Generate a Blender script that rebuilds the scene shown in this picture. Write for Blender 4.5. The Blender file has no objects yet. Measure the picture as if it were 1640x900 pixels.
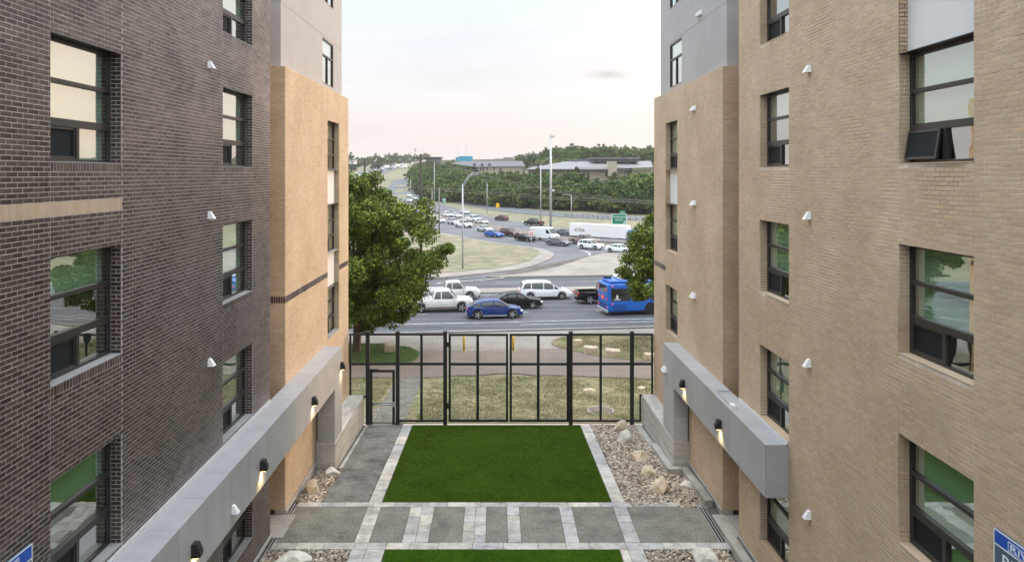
import bpy, bmesh, math, random
import numpy as np
from mathutils import Vector, Matrix, noise

# ------------------------------------------------------------------ camera, sky, sun, exposure
SC = bpy.context.scene
COL = SC.collection
CZ = 9.72                      # camera height over the courtyard floor
F = 1100.0; VX, VY = 793.0, 279.0   # focal length and eye point of the 1640 x 900 photograph
cam = bpy.data.cameras.new('camera'); camo = bpy.data.objects.new('camera', cam); COL.objects.link(camo)
camo.location = (0, 0, CZ); camo.rotation_euler = (math.radians(90), 0, 0)
cam.sensor_width = 36.0; cam.lens = F / 1640 * 36
cam.shift_x = (820 - VX) / 1640; cam.shift_y = -(450 - VY) / 1640
cam.clip_start = 0.1; cam.clip_end = 6000
SC.camera = camo
SC.view_settings.view_transform = 'Standard'; SC.view_settings.look = 'None'
SC.view_settings.exposure = 0.08; SC.view_settings.gamma = 1.0
SC.view_settings.use_curve_mapping = False

SUN_AZ = math.radians(52); SUN_EL = math.radians(11)     # azimuth to the right of the street
sdir = Vector((math.sin(SUN_AZ) * math.cos(SUN_EL), math.cos(SUN_AZ) * math.cos(SUN_EL), math.sin(SUN_EL)))
W = bpy.data.worlds.new('World'); SC.world = W; W.use_nodes = True
nt = W.node_tree; nt.nodes.clear()
def wn(t, **k):
    n = nt.nodes.new(t)
    for a, b in k.items(): setattr(n, a, b)
    return n
def wl(a, b): nt.links.new(a, b)
def wmath(op, a, b=None):
    n = wn('ShaderNodeMath', operation=op)
    for i, v in enumerate((a, b)):
        if v is None: continue
        if isinstance(v, (int, float)): n.inputs[i].default_value = v
        else: wl(v, n.inputs[i])
    return n.outputs[0]
out = wn('ShaderNodeOutputWorld'); bg = wn('ShaderNodeBackground'); wl(bg.outputs[0], out.inputs[0])
sky = wn('ShaderNodeTexSky', sky_type='NISHITA'); sky.sun_disc = False
sky.sun_elevation = SUN_EL; sky.sun_rotation = SUN_AZ; sky.air_density = 1.2; sky.dust_density = 2.0
tc = wn('ShaderNodeTexCoord')
sep = wn('ShaderNodeSeparateXYZ'); wl(tc.outputs['Generated'], sep.inputs[0])
el = wmath('MAXIMUM', sep.outputs[2], 0.0)
# thin high overcast: brightness rises to the zenith as under any cloud veil, colour from pink haze to blue-white
ramp = wn('ShaderNodeValToRGB'); wl(el, ramp.inputs[0])
cr = ramp.color_ramp
stops = [(0.0, (0.93, 0.80, 0.77)), (0.05, (0.93, 0.825, 0.80)), (0.12, (0.885, 0.865, 0.875)),
         (0.24, (0.655, 0.72, 0.80)), (0.6, (0.84, 0.91, 0.97)), (1.0, (0.86, 0.94, 1.0))]
while len(cr.elements) < len(stops): cr.elements.new(0.5)
for e, (p, c) in zip(cr.elements, stops): e.position = p; e.color = (*c, 1)
bright = wmath('MULTIPLY_ADD', wmath('POWER', el, 1.5), 2.9); bright.node.inputs[2].default_value = 0.925
dot = wn('ShaderNodeVectorMath', operation='DOT_PRODUCT'); wl(tc.outputs['Generated'], dot.inputs[0])
dot.inputs[1].default_value = (math.sin(SUN_AZ), math.cos(SUN_AZ), 0.12)
glow = wmath('POWER', wmath('MAXIMUM', dot.outputs['Value'], 0.0), 9.0)
# soft cloud streaks
mp = wn('ShaderNodeMapping'); mp.inputs['Scale'].default_value = (1.0, 1.0, 5.0); wl(tc.outputs['Generated'], mp.inputs[0])
nz = wn('ShaderNodeTexNoise'); nz.inputs['Scale'].default_value = 2.3; nz.inputs['Detail'].default_value = 6; wl(mp.outputs[0], nz.inputs[0])
cl = wn('ShaderNodeMapRange'); cl.inputs[1].default_value = 0.50; cl.inputs[2].default_value = 0.72
cl.inputs[3].default_value = 1.0; cl.inputs[4].default_value = 0.90; wl(nz.outputs[0], cl.inputs[0])
# one small grey cloud low over the hill
dv = wmath('MAXIMUM', sep.outputs[1], 0.05)
nb = wn('ShaderNodeTexNoise'); nb.inputs['Scale'].default_value = 30; nb.inputs['Detail'].default_value = 4; wl(tc.outputs['Generated'], nb.inputs[0])
wob = wmath('MULTIPLY_ADD', nb.outputs[0], 1.6); wob.node.inputs[2].default_value = -0.8
cx = wmath('MULTIPLY', wmath('SUBTRACT', wmath('DIVIDE', sep.outputs[0], dv), 0.166), 40.0)
cy = wmath('ADD', wmath('MULTIPLY', wmath('SUBTRACT', wmath('DIVIDE', sep.outputs[2], dv), 0.1445), 170.0), wob)
r2 = wmath('ADD', wmath('MULTIPLY', cx, cx), wmath('MULTIPLY', cy, cy))
blob = wmath('POWER', 2.718, wmath('MULTIPLY', r2, -1.0))
cdim = wmath('SUBTRACT', 1.0, wmath('MULTIPLY', blob, 0.30))
br2 = wmath('MULTIPLY', wmath('MULTIPLY', bright, cl.outputs[0]), cdim)
veil = wn('ShaderNodeVectorMath', operation='SCALE'); wl(ramp.outputs[0], veil.inputs[0]); wl(br2, veil.inputs['Scale'])
gl = wn('ShaderNodeVectorMath', operation='SCALE'); gl.inputs[0].default_value = (1.25, 0.74, 0.36); wl(glow, gl.inputs['Scale'])
ns = wn('ShaderNodeVectorMath', operation='SCALE'); wl(sky.outputs[0], ns.inputs[0]); ns.inputs['Scale'].default_value = 0.006
a1 = wn('ShaderNodeVectorMath', operation='ADD'); wl(veil.outputs[0], a1.inputs[0]); wl(gl.outputs[0], a1.inputs[1])
a2 = wn('ShaderNodeVectorMath', operation='ADD'); wl(a1.outputs[0], a2.inputs[0]); wl(ns.outputs[0], a2.inputs[1])
wl(a2.outputs[0], bg.inputs[0]); bg.inputs[1].default_value = 1.0

sun = bpy.data.lights.new('sun', 'SUN'); suno = bpy.data.objects.new('sun', sun); COL.objects.link(suno)
sun.energy = 2.3; sun.angle = math.radians(12); sun.color = (1.0, 0.68, 0.42)
suno.rotation_euler = (-sdir).to_track_quat('-Z', 'Y').to_euler(); suno.location = (40, 30, 40)

# ------------------------------------------------------------------ helpers
R = random.Random(7)
NP = np.random.default_rng(5)

class MB:
    def __init__(s): s.v = []; s.f = []
    def box(s, x0, x1, y0, y1, z0, z1):
        b = len(s.v)
        s.v += [(x0, y0, z0), (x1, y0, z0), (x1, y1, z0), (x0, y1, z0), (x0, y0, z1), (x1, y0, z1), (x1, y1, z1), (x0, y1, z1)]
        s.f += [tuple(b + i for i in q) for q in ((0, 3, 2, 1), (4, 5, 6, 7), (0, 1, 5, 4), (1, 2, 6, 5), (2, 3, 7, 6), (3, 0, 4, 7))]
        return s
    def quad(s, *p):
        b = len(s.v); s.v += [tuple(q) for q in p]; s.f.append(tuple(range(b, b + len(p)))); return s
    def prism(s, bot, top):
        n = len(bot); b = len(s.v); s.v += [tuple(p) for p in bot] + [tuple(p) for p in top]
        s.f.append(tuple(b + i for i in range(n))[::-1]); s.f.append(tuple(b + n + i for i in range(n)))
        for i in range(n):
            j = (i + 1) % n; s.f.append((b + i, b + j, b + n + j, b + n + i))
        return s
    def tube(s, pts, rad, n=8, cap=True):
        pts = [Vector(p) for p in pts]; rad = rad if isinstance(rad, (list, tuple)) else [rad] * len(pts)
        b = len(s.v)
        for i, p in enumerate(pts):
            t = (pts[min(i + 1, len(pts) - 1)] - pts[max(i - 1, 0)]).normalized()
            u = t.cross(Vector((0, 0, 1)) if abs(t.z) < 0.95 else Vector((1, 0, 0))).normalized(); w = t.cross(u)
            for k in range(n):
                a = 2 * math.pi * k / n
                s.v.append(tuple(p + (u * math.cos(a) + w * math.sin(a)) * rad[i]))
        for i in range(len(pts) - 1):
            for k in range(n):
                k2 = (k + 1) % n
                s.f.append((b + i * n + k, b + i * n + k2, b + (i + 1) * n + k2, b + (i + 1) * n + k))
        if cap:
            s.f.append(tuple(b + k for k in range(n))[::-1]); s.f.append(tuple(b + (len(pts) - 1) * n + k for k in range(n)))
        return s
    def mesh(s, name):
        m = bpy.data.meshes.new(name); m.from_pydata(s.v, [], s.f); m.update(); return m
    def build(s, name, mat, parent=None, smooth=False, loc=None):
        return obj(name, s.mesh(name), mat, parent, smooth, loc)

def obj(name, me, mat, parent=None, smooth=False, loc=None):
    if mat and not me.materials: me.materials.append(mat)
    if smooth:
        me.polygons.foreach_set('use_smooth', [True] * len(me.polygons))
    o = bpy.data.objects.new(name, me); COL.objects.link(o)
    if parent is not None: adopt(o, parent)
    if loc: o.location = loc
    return o
def wpos(o):
    p = Vector((0, 0, 0)); m = Matrix.Identity(4)
    chain = []
    while o is not None: chain.append(o); o = o.parent
    for c in reversed(chain): m = m @ c.matrix_parent_inverse @ c.matrix_basis
    return m
WORLD = set()
def adopt(o, parent):
    """parent o; meshes written in world coordinates keep their place"""
    o.parent = parent
    if parent.name in WORLD or parent.get('_w'): o.matrix_parent_inverse = wpos(parent).inverted()
def thing(name, label, cat, loc=(0, 0, 0), rotz=0, group=None, world=False):
    o = bpy.data.objects.new(name, None); COL.objects.link(o); o.location = loc; o.rotation_euler = (0, 0, rotz)
    o.empty_display_size = 0.2
    tag(o, label, cat, group)
    if world: WORLD.add(o.name)
    return o
def tag(o, label, cat, group=None):
    o['label'] = label; o['category'] = cat
    if group: o['group'] = group
    return o
def struct(o): o['kind'] = 'structure'; return o
def stuff(o): o['kind'] = 'stuff'; return o
def bevel(o, w, seg=1):
    m = o.modifiers.new('bevel', 'BEVEL'); m.width = w; m.segments = seg; m.limit_method = 'ANGLE'; return o

# ------------------------------------------------------------------ materials
def mat(name, col, rough=0.7, var=0.0, scale=8.0, bump=0.0, bscale=60.0, metal=0.0, col2=None, rnd=0.0, spec=0.5, stretch=None, coat=0.0,
        coatr=0.06, stain=0.0, sscale=0.6, emit=None, estr=0.0, rndhue=None):
    m = bpy.data.materials.new(name); m.use_nodes = True; t = m.node_tree; n = t.nodes; L = t.links.new
    p = n['Principled BSDF']; p.inputs['Roughness'].default_value = rough; p.inputs['Metallic'].default_value = metal
    p.inputs['Specular IOR Level'].default_value = spec
    if coat: p.inputs['Coat Weight'].default_value = coat; p.inputs['Coat Roughness'].default_value = coatr
    tcn = n.new('ShaderNodeTexCoord'); mpn = n.new('ShaderNodeMapping'); L(tcn.outputs['Object'], mpn.inputs[0])
    if stretch: mpn.inputs['Scale'].default_value = stretch
    cur = None
    rgb = n.new('ShaderNodeRGB'); rgb.outputs[0].default_value = (*col, 1); cur = rgb.outputs[0]
    def noise_(sc, det=5.0, ro=0.6):
        q = n.new('ShaderNodeTexNoise'); q.inputs['Scale'].default_value = sc; q.inputs['Detail'].default_value = det
        q.inputs['Roughness'].default_value = ro; L(mpn.outputs[0], q.inputs[0]); return q.outputs[0]
    def scale_by(cur, fac_sock, lo, hi, a=0.3, b=0.7):
        r = n.new('ShaderNodeMapRange'); r.inputs[1].default_value = a; r.inputs[2].default_value = b
        r.inputs[3].default_value = lo; r.inputs[4].default_value = hi; L(fac_sock, r.inputs[0])
        v = n.new('ShaderNodeVectorMath'); v.operation = 'SCALE'; L(cur, v.inputs[0]); L(r.outputs[0], v.inputs['Scale']); return v.outputs[0]
    if col2 is not None:
        r = n.new('ShaderNodeMapRange'); r.inputs[1].default_value = 0.38; r.inputs[2].default_value = 0.62; L(noise_(scale), r.inputs[0])
        mx = n.new('ShaderNodeMix'); mx.data_type = 'RGBA'; L(r.outputs[0], mx.inputs[0]); L(cur, mx.inputs[6]); mx.inputs[7].default_value = (*col2, 1); cur = mx.outputs[2]
    if rnd or rndhue is not None:
        at = n.new('ShaderNodeAttribute'); at.attribute_name = 'rnd'
        oi = n.new('ShaderNodeObjectInfo'); ad = n.new('ShaderNodeMath'); ad.operation = 'ADD'; L(at.outputs['Fac'], ad.inputs[0]); L(oi.outputs['Random'], ad.inputs[1])
        fr = n.new('ShaderNodeMath'); fr.operation = 'FRACT'; L(ad.outputs[0], fr.inputs[0])
        if rndhue is not None:
            m5 = n.new('ShaderNodeMath'); m5.operation = 'MULTIPLY'; L(fr.outputs[0], m5.inputs[0]); m5.inputs[1].default_value = 7.31
            f2 = n.new('ShaderNodeMath'); f2.operation = 'FRACT'; L(m5.outputs[0], f2.inputs[0])
            mx = n.new('ShaderNodeMix'); mx.data_type = 'RGBA'; L(f2.outputs[0], mx.inputs[0]); L(cur, mx.inputs[6]); mx.inputs[7].default_value = (*rndhue, 1); cur = mx.outputs[2]
        if rnd: cur = scale_by(cur, fr.outputs[0], 1 - rnd, 1 + rnd, 0, 1)
    if var: cur = scale_by(cur, noise_(scale * 1.7), 1 - var, 1 + var)
    if stain: cur = scale_by(cur, noise_(sscale, 6, 0.65), 1 + stain * 0.4, 1 - stain, 0.42, 0.68)
    L(cur, p.inputs['Base Color'])
    if bump:
        b = n.new('ShaderNodeBump'); b.inputs['Strength'].default_value = bump; b.inputs['Distance'].default_value = 0.02
        L(noise_(bscale), b.inputs['Height']); L(b.outputs[0], p.inputs['Normal'])
    if emit:
        p.inputs['Emission Color'].default_value = (*emit, 1); p.inputs['Emission Strength'].default_value = estr
    return m

def glass_mat(name, tint, refl=0.2, gain=1.6, wav=0.007):
    m = bpy.data.materials.new(name); m.use_nodes = True; t = m.node_tree; n = t.nodes; L = t.links.new
    n.clear(); o = n.new('ShaderNodeOutputMaterial'); mx = n.new('ShaderNodeMixShader'); L(mx.outputs[0], o.inputs[0])
    tr = n.new('ShaderNodeBsdfTransparent'); tr.inputs[0].default_value = (*tint, 1)
    g = n.new('ShaderNodeBsdfGlossy'); g.inputs['Roughness'].default_value = 0.01; g.inputs[0].default_value = (0.97, 1.0, 0.97, 1)
    fz = n.new('ShaderNodeFresnel'); fz.inputs[0].default_value = 1.5
    ma = n.new('ShaderNodeMath'); ma.operation = 'MULTIPLY_ADD'; ma.use_clamp = True; L(fz.outputs[0], ma.inputs[0]); ma.inputs[1].default_value = gain; ma.inputs[2].default_value = refl
    tcn = n.new('ShaderNodeTexCoord'); q = n.new('ShaderNodeTexNoise'); q.inputs['Scale'].default_value = 2.2; q.inputs['Detail'].default_value = 1; L(tcn.outputs['Object'], q.inputs[0])
    b = n.new('ShaderNodeBump'); b.inputs['Strength'].default_value = 0.25; b.inputs['Distance'].default_value = wav; L(q.outputs[0], b.inputs['Height'])
    L(b.outputs[0], g.inputs['Normal'])
    ge = n.new('ShaderNodeNewGeometry'); bk = n.new('ShaderNodeMath'); bk.operation = 'SUBTRACT'; bk.inputs[0].default_value = 1.0; L(ge.outputs['Backfacing'], bk.inputs[1])
    ft = n.new('ShaderNodeMath'); ft.operation = 'MULTIPLY'; L(ma.outputs[0], ft.inputs[0]); L(bk.outputs[0], ft.inputs[1])
    L(ft.outputs[0], mx.inputs[0]); L(tr.outputs[0], mx.inputs[1]); L(g.outputs[0], mx.inputs[2])
    return m

M = dict(
    dbrick=mat('dark_brown_brick', (0.034, 0.022, 0.021), 0.38, rnd=0.32, var=0.18, scale=30, bump=0.12, bscale=60, rndhue=(0.056, 0.039, 0.037), stain=0.25, sscale=0.7, spec=1.0, coat=0.30, coatr=0.34),
    tbrick=mat('tan_brick', (0.53, 0.385, 0.250), 0.75, rnd=0.09, var=0.10, scale=24, bump=0.25, bscale=90, rndhue=(0.50, 0.39, 0.28), stain=0.07, sscale=0.3),
    dmortar=mat('grey_mortar', (0.47, 0.425, 0.40), 0.9, var=0.2, scale=6),
    tmortar=mat('cream_mortar', (0.36, 0.29, 0.21), 0.9, var=0.25, scale=0.7, col2=(0.70, 0.62, 0.52), stain=0.2, sscale=0.5),
    stucco=mat('pale_grey_stucco', (0.385, 0.38, 0.39), 0.85, var=0.04, scale=1.2, bump=0.1, bscale=140, stain=0.06, sscale=0.4),
    spandrel=mat('white_spandrel_panel', (0.70, 0.71, 0.72), 0.5, var=0.03, scale=1),
    bronze=mat('dark_bronze_aluminium', (0.030, 0.028, 0.027), 0.38, metal=0.0, var=0.1, scale=10),
    canopy=mat('grey_composite_panel', (0.40, 0.40, 0.415), 0.42, var=0.05, scale=1.5, rnd=0.05, stain=0.08, sscale=1.3),
    seam=mat('dark_panel_joint', (0.05, 0.05, 0.05), 0.8),
    flash=mat('light_metal_flashing', (0.62, 0.63, 0.64), 0.4, metal=0.3),
    room=mat('room_paint', (0.36, 0.37, 0.35), 0.9),
    blind=mat('cream_roller_blind', (0.74, 0.72, 0.66), 0.9, var=0.04, scale=2),
    glass=glass_mat('green_tinted_glass', (0.77, 0.90, 0.845), 0.29, 1.7),
    screen=mat('insect_screen', (0.014, 0.017, 0.019), 0.7, spec=0.2),
    silll=mat('grey_sill', (0.30, 0.30, 0.30), 0.6, var=0.1, scale=5),
    concrete=mat('weathered_concrete', (0.36, 0.345, 0.315), 0.9, var=0.14, scale=9, bump=0.35, bscale=70, stain=0.34, sscale=0.9),
    slab=mat('exposed_aggregate_concrete', (0.185, 0.175, 0.148), 0.95, var=0.42, scale=11, bump=0.6, bscale=30, stain=0.35, sscale=1.6),
    boardcon=mat('board_formed_concrete', (0.46, 0.44, 0.41), 0.85, var=0.16, scale=4, bump=0.5, bscale=10, stretch=(1, 0.3, 4), stain=0.25, sscale=1.5),
    paver=mat('cream_limestone_paver', (0.50, 0.465, 0.40), 0.85, rnd=0.16, var=0.14, scale=8, bump=0.25, bscale=60, rndhue=(0.37, 0.36, 0.36), stain=0.35, sscale=2.6),
    bed=mat('dark_joint_sand', (0.10, 0.09, 0.08), 0.95, var=0.2),
    turf=mat('artificial_turf', (0.028, 0.063, 0.004), 0.9, rnd=0.40, var=0.16, scale=2.2, rndhue=(0.056, 0.098, 0.008), spec=0.03, stain=0.22, sscale=0.9),
    lawn=mat('dry_lawn', (0.145, 0.145, 0.060), 0.95, var=0.35, scale=1.6, col2=(0.28, 0.235, 0.135), bump=0.5, bscale=20),
    lawnblade=mat('dry_grass_blade', (0.13, 0.145, 0.045), 0.85, rnd=0.35, rndhue=(0.27, 0.225, 0.115), spec=0.1),
    greenblade=mat('green_grass_blade', (0.075, 0.16, 0.022), 0.85, rnd=0.35, rndhue=(0.12, 0.19, 0.035)),
    pebble=mat('river_pebble', (0.52, 0.45, 0.37), 0.8, rnd=0.45, rndhue=(0.13, 0.09, 0.065), var=0.1, scale=40),
    rock=mat('limestone_boulder', (0.60, 0.53, 0.42), 0.9, var=0.2, scale=6, bump=1.0, bscale=9, col2=(0.52, 0.40, 0.25), stain=0.25, sscale=2.5),
    rockw=mat('white_limestone_boulder', (0.62, 0.59, 0.53), 0.9, var=0.2, scale=6, bump=1.0, bscale=9, stain=0.25, sscale=2.5),
    fence=mat('black_powder_coat', (0.014, 0.017, 0.017), 0.45, var=0.15, scale=3),
    steel=mat('galvanised_steel', (0.46, 0.48, 0.50), 0.45, metal=0.5, var=0.1, scale=3),
    asphalt=mat('worn_asphalt', (0.080, 0.082, 0.096), 0.85, var=0.16, scale=9, bump=0.2, bscale=80, stretch=(0.04, 1.0, 1), stain=0.45, sscale=0.9),
    asphalt2=mat('pale_worn_asphalt', (0.135, 0.136, 0.15), 0.9, var=0.10, scale=6, stain=0.2, sscale=0.15),
    pconc=mat('pale_street_concrete', (0.27, 0.24, 0.215), 0.9, var=0.10, scale=3, stain=0.22, sscale=0.3),
    kerb=mat('kerb_concrete', (0.33, 0.30, 0.27), 0.9, var=0.15, scale=3, stain=0.2, sscale=1),
    dirt=mat('brown_gravel_path', (0.20, 0.16, 0.133), 0.95, var=0.2, scale=10, bump=0.4, bscale=30, stain=0.15, sscale=0.5),
    paint=mat('white_road_paint', (0.52, 0.52, 0.51), 0.8, var=0.25, scale=4, stain=0.5, sscale=1.2),
    ground=mat('roadside_grass', (0.25, 0.22, 0.15), 0.95, var=0.3, scale=0.35, col2=(0.165, 0.16, 0.085), bump=0.4, bscale=3, stain=0.2, sscale=0.07),
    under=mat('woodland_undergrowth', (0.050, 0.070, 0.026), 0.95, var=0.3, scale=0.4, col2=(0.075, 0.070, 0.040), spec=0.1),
    leaf=mat('oak_leaf', (0.050, 0.092, 0.012), 0.6, rnd=0.5, rndhue=(0.19, 0.24, 0.032), spec=0.25),
    leafd=mat('dark_green_leaf', (0.060, 0.105, 0.034), 0.7, rnd=0.45, rndhue=(0.095, 0.145, 0.042), spec=0.2),
    leafm=mat('mid_green_leaf', (0.095, 0.16, 0.040), 0.7, rnd=0.45, rndhue=(0.15, 0.20, 0.052), spec=0.2),
    leafl=mat('light_green_leaf', (0.13, 0.20, 0.045), 0.7, rnd=0.35, rndhue=(0.18, 0.24, 0.055), spec=0.2),
    bark=mat('brown_bark', (0.12, 0.075, 0.05), 0.9, var=0.3, scale=12, bump=0.6, bscale=20),
    wood=mat('dark_creosote_wood', (0.060, 0.048, 0.042), 0.9, var=0.25, scale=4),
    greywood=mat('weathered_grey_wood', (0.24, 0.22, 0.20), 0.9, var=0.2, scale=4),
    yellow=mat('yellow_paint', (0.62, 0.42, 0.03), 0.55, var=0.12, scale=6),
    white=mat('white_enamel', (0.78, 0.79, 0.80), 0.4, var=0.02),
    black=mat('black_plastic', (0.015, 0.015, 0.016), 0.5),
    tyre=mat('tyre_rubber', (0.018, 0.018, 0.019), 0.8),
    rim=mat('alloy_rim', (0.55, 0.56, 0.58), 0.35, metal=0.6),
    cglass=mat('dark_car_glass', (0.012, 0.016, 0.018), 0.06, spec=0.8),
    headl=mat('headlamp_lens', (0.75, 0.77, 0.78), 0.15, emit=(1, 0.95, 0.85), estr=0.25),
    tail=mat('red_tail_lamp', (0.50, 0.015, 0.012), 0.25, emit=(1, 0.05, 0.03), estr=0.5),
    lens=mat('lit_lamp_lens', (0.9, 0.85, 0.6), 0.4, emit=(1.0, 0.72, 0.32), estr=9.0),
    sblue=mat('royal_blue_sign', (0.008, 0.085, 0.47), 0.4),
    sslate=mat('slate_blue_sign', (0.075, 0.125, 0.185), 0.45),
    swhite=mat('white_sign_vinyl', (0.80, 0.82, 0.84), 0.5),
    sgreen=mat('green_highway_sign', (0.0, 0.20, 0.115), 0.5),
    sred=mat('red_sign', (0.55, 0.015, 0.03), 0.5),
    syellow=mat('yellow_warning_sign', (0.85, 0.47, 0.01), 0.5),
    roofm=mat('pale_metal_roof', (0.21, 0.205, 0.215), 0.6, var=0.06, scale=0.3, stretch=(3, 0.3, 1)),
    roofd=mat('dark_roof', (0.14, 0.135, 0.145), 0.8, var=0.1, scale=0.5),
    cream=mat('cream_masonry', (0.46, 0.40, 0.31), 0.85, var=0.08, scale=0.6),
    dwin=mat('dark_far_window', (0.03, 0.033, 0.04), 0.2),
    tealb=mat('teal_cladding', (0.04, 0.34, 0.52), 0.5, var=0.06, scale=0.3),
)
# sheen of the dark iron-spot bricks differs from brick to brick and is dulled where stained
t_ = M['dbrick'].node_tree; p_ = t_.nodes['Principled BSDF']; p_.inputs['Specular Tint'].default_value = (1.0, .86, .81, 1); p_.inputs['Coat Tint'].default_value = (1, .95, .92, 1)
fr_ = [n for n in t_.nodes if n.type == 'MATH' and n.operation == 'FRACT'][0]
nz_ = t_.nodes.new('ShaderNodeTexNoise'); nz_.inputs['Scale'].default_value = .9; nz_.inputs['Detail'].default_value = 6; tc_ = t_.nodes.new('ShaderNodeTexCoord'); t_.links.new(tc_.outputs['Object'], nz_.inputs[0])
mr_ = t_.nodes.new('ShaderNodeMapRange'); mr_.inputs[1].default_value = .36; mr_.inputs[2].default_value = .60; mr_.inputs[3].default_value = .40; mr_.inputs[4].default_value = 1.0; t_.links.new(nz_.outputs[0], mr_.inputs[0])
mr2 = t_.nodes.new('ShaderNodeMapRange'); mr2.inputs[3].default_value = .55; mr2.inputs[4].default_value = 1.0; t_.links.new(fr_.outputs[0], mr2.inputs[0])
mu_ = t_.nodes.new('ShaderNodeMath'); mu_.operation = 'MULTIPLY'; t_.links.new(mr_.outputs[0], mu_.inputs[0]); t_.links.new(mr2.outputs[0], mu_.inputs[1])
t_.links.new(mu_.outputs[0], p_.inputs['Specular IOR Level'])
mu2 = t_.nodes.new('ShaderNodeMath'); mu2.operation = 'MULTIPLY'; mu2.inputs[1].default_value = .36; t_.links.new(mu_.outputs[0], mu2.inputs[0]); t_.links.new(mu2.outputs[0], p_.inputs['Coat Weight'])
PAINT = {}
def paint(c, rough=0.28, name='car_paint'):
    k = (c, rough)
    if k not in PAINT: PAINT[k] = mat(name, c, rough, spec=0.4 if max(c) > .05 else .2, coat=0.4 if max(c) > .05 else .15, var=0.02, scale=2)
    return PAINT[k]

# ------------------------------------------------------------------ terrain
BASE = [(-60, 9.72), (20.3, 9.72), (28, 10.2), (36.6, 10.84), (52.0, 12.05), (84, 12.45), (120, 12.95), (230, 13.0)]
D0X = [(400, 420), (650, 400), (700, 320), (800, 258), (1000, 215), (1060, 205), (1500, 190)]
RISE = [(0, 13), (25, 12.4), (100, 3.5), (200, -5), (400, -14), (700, -21), (1500, -24), (4000, -24)]
LEFTH = [(230, 13), (270, 12.5), (330, 10.6), (420, 7.6), (550, 3.0), (640, -2), (720, -6), (1000, -14), (2000, -22), (4000, -24)]
def lerp(tab, x):
    if x <= tab[0][0]: return tab[0][1]
    for (a, b), (c, d) in zip(tab, tab[1:]):
        if x <= c: return b + (d - b) * (x - a) / (c - a)
    return tab[-1][1]
def hgt(x, y):
    """drop below the camera"""
    if y <= 195: return lerp(BASE, y)
    px = min(1500, max(300, VX + F * x / y))
    d0 = lerp(D0X, px)
    hr = lerp(RISE, max(0, y - d0 - 8)); hl = lerp(LEFTH, y)
    k = min(1, max(0, (px - 640) / 55)); k = k * k * (3 - 2 * k)
    return hl + (hr - hl) * k
def T(x, y): return CZ - hgt(x, y)
def onground(px, py, dmin=30):
    q = (px - VX) / F; s = (py - VY) / F; d = dmin; st = 0.5
    while d < 2500:
        if hgt(q * d, d) - s * d <= 0: break
        d += st; st = max(0.5, d * 0.004)
    return q * d, d
def at(px, py, d): return ((px - VX) * d / F, d, CZ - (py - VY) * d / F)
# ------------------------------------------------------------------ ground sheet and draped surfaces
def ground_sheet():
    rows = [28.12, 32, 36.6, 44, 52, 60, 68, 76, 84, 92, 100, 110, 120, 135, 150, 165, 180, 195]
    d = 205
    while d < 2700: rows.append(d); d *= 1.022 if d < 700 else 1.08
    qs = [i / 100 for i in range(-32, 42, 1)]
    qs = [-2.6, -1.6, -1.0, -0.7, -0.5, -0.4] + qs + [0.45, 0.52, 0.7, 1.0, 1.6, 2.6]
    mb = MB(); nq = len(qs)
    for y in rows:
        for q in qs:
            X_ = max(-1500, min(1500, q * y)); mb.v.append((X_, y, T(X_, y)))
    for i in range(len(rows) - 1):
        for j in range(nq - 1):
            a = i * nq + j; mb.f.append((a, a + 1, a + nq + 1, a + nq))
    o = mb.build('ground', M['ground'], smooth=True)
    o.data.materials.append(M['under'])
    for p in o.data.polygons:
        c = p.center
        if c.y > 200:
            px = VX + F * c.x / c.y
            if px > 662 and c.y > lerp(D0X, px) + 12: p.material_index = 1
    return o
struct(ground_sheet())

def drape(name, pts, zo, m, skirt=0.0, cell=4.0, parent=None, kind=True):
    bm = bmesh.new()
    vs = [bm.verts.new((x, y, 0)) for x, y in pts]
    f = bm.faces.new(vs)
    bmesh.ops.triangulate(bm, faces=[f])
    xs = [p[0] for p in pts]; ys = [p[1] for p in pts]
    cuts = [('y', b) for b, _ in BASE if min(ys) < b < max(ys)]
    y = math.ceil(min(ys) / cell) * cell
    while y < max(ys): cuts.append(('y', y)); y += cell if y < 200 else cell * 2
    x = math.ceil(min(xs) / (cell * 2)) * cell * 2
    if max(ys) > 195:
        while x < max(xs): cuts.append(('x', x)); x += cell * 2
    for ax, c in cuts:
        bmesh.ops.bisect_plane(bm, geom=bm.verts[:] + bm.edges[:] + bm.faces[:], plane_co=(c, 0, 0) if ax == 'x' else (0, c, 0),
                               plane_no=(1, 0, 0) if ax == 'x' else (0, 1, 0))
    for v in bm.verts: v.co.z = T(v.co.x, v.co.y) + zo
    if skirt:
        be = [e for e in bm.edges if e.is_boundary]
        r = bmesh.ops.extrude_edge_only(bm, edges=be)
        for g in r['geom']:
            if isinstance(g, bmesh.types.BMVert): g.co.z -= skirt
    bmesh.ops.recalc_face_normals(bm, faces=bm.faces[:])
    if bm.faces and sum(fc.normal.z for fc in bm.faces) < 0: bmesh.ops.reverse_faces(bm, faces=bm.faces[:])
    me = bpy.data.meshes.new(name); bm.to_mesh(me); bm.free()
    o = obj(name, me, m, parent)
    if kind and parent is None: struct(o)
    return o
def gpx(l, dmin=30): return [onground(x, y, dmin) for x, y in l]
def smooth_pts(p, n=4, closed=True):
    res = []; k = len(p)
    for i in range(k if closed else k - 1):
        p0, p1, p2, p3 = [Vector((*p[(i + j - 1) % k], 0)) if closed else Vector((*p[min(k - 1, max(0, i + j - 1))], 0)) for j in range(4)]
        for s in range(n):
            t = s / n
            q = 0.5 * ((2 * p1) + (-p0 + p2) * t + (2 * p0 - 5 * p1 + 4 * p2 - p3) * t * t + (-p0 + 3 * p1 - 3 * p2 + p3) * t ** 3)
            res.append((q.x, q.y))
    if not closed: res.append(p[-1])
    return res
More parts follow.
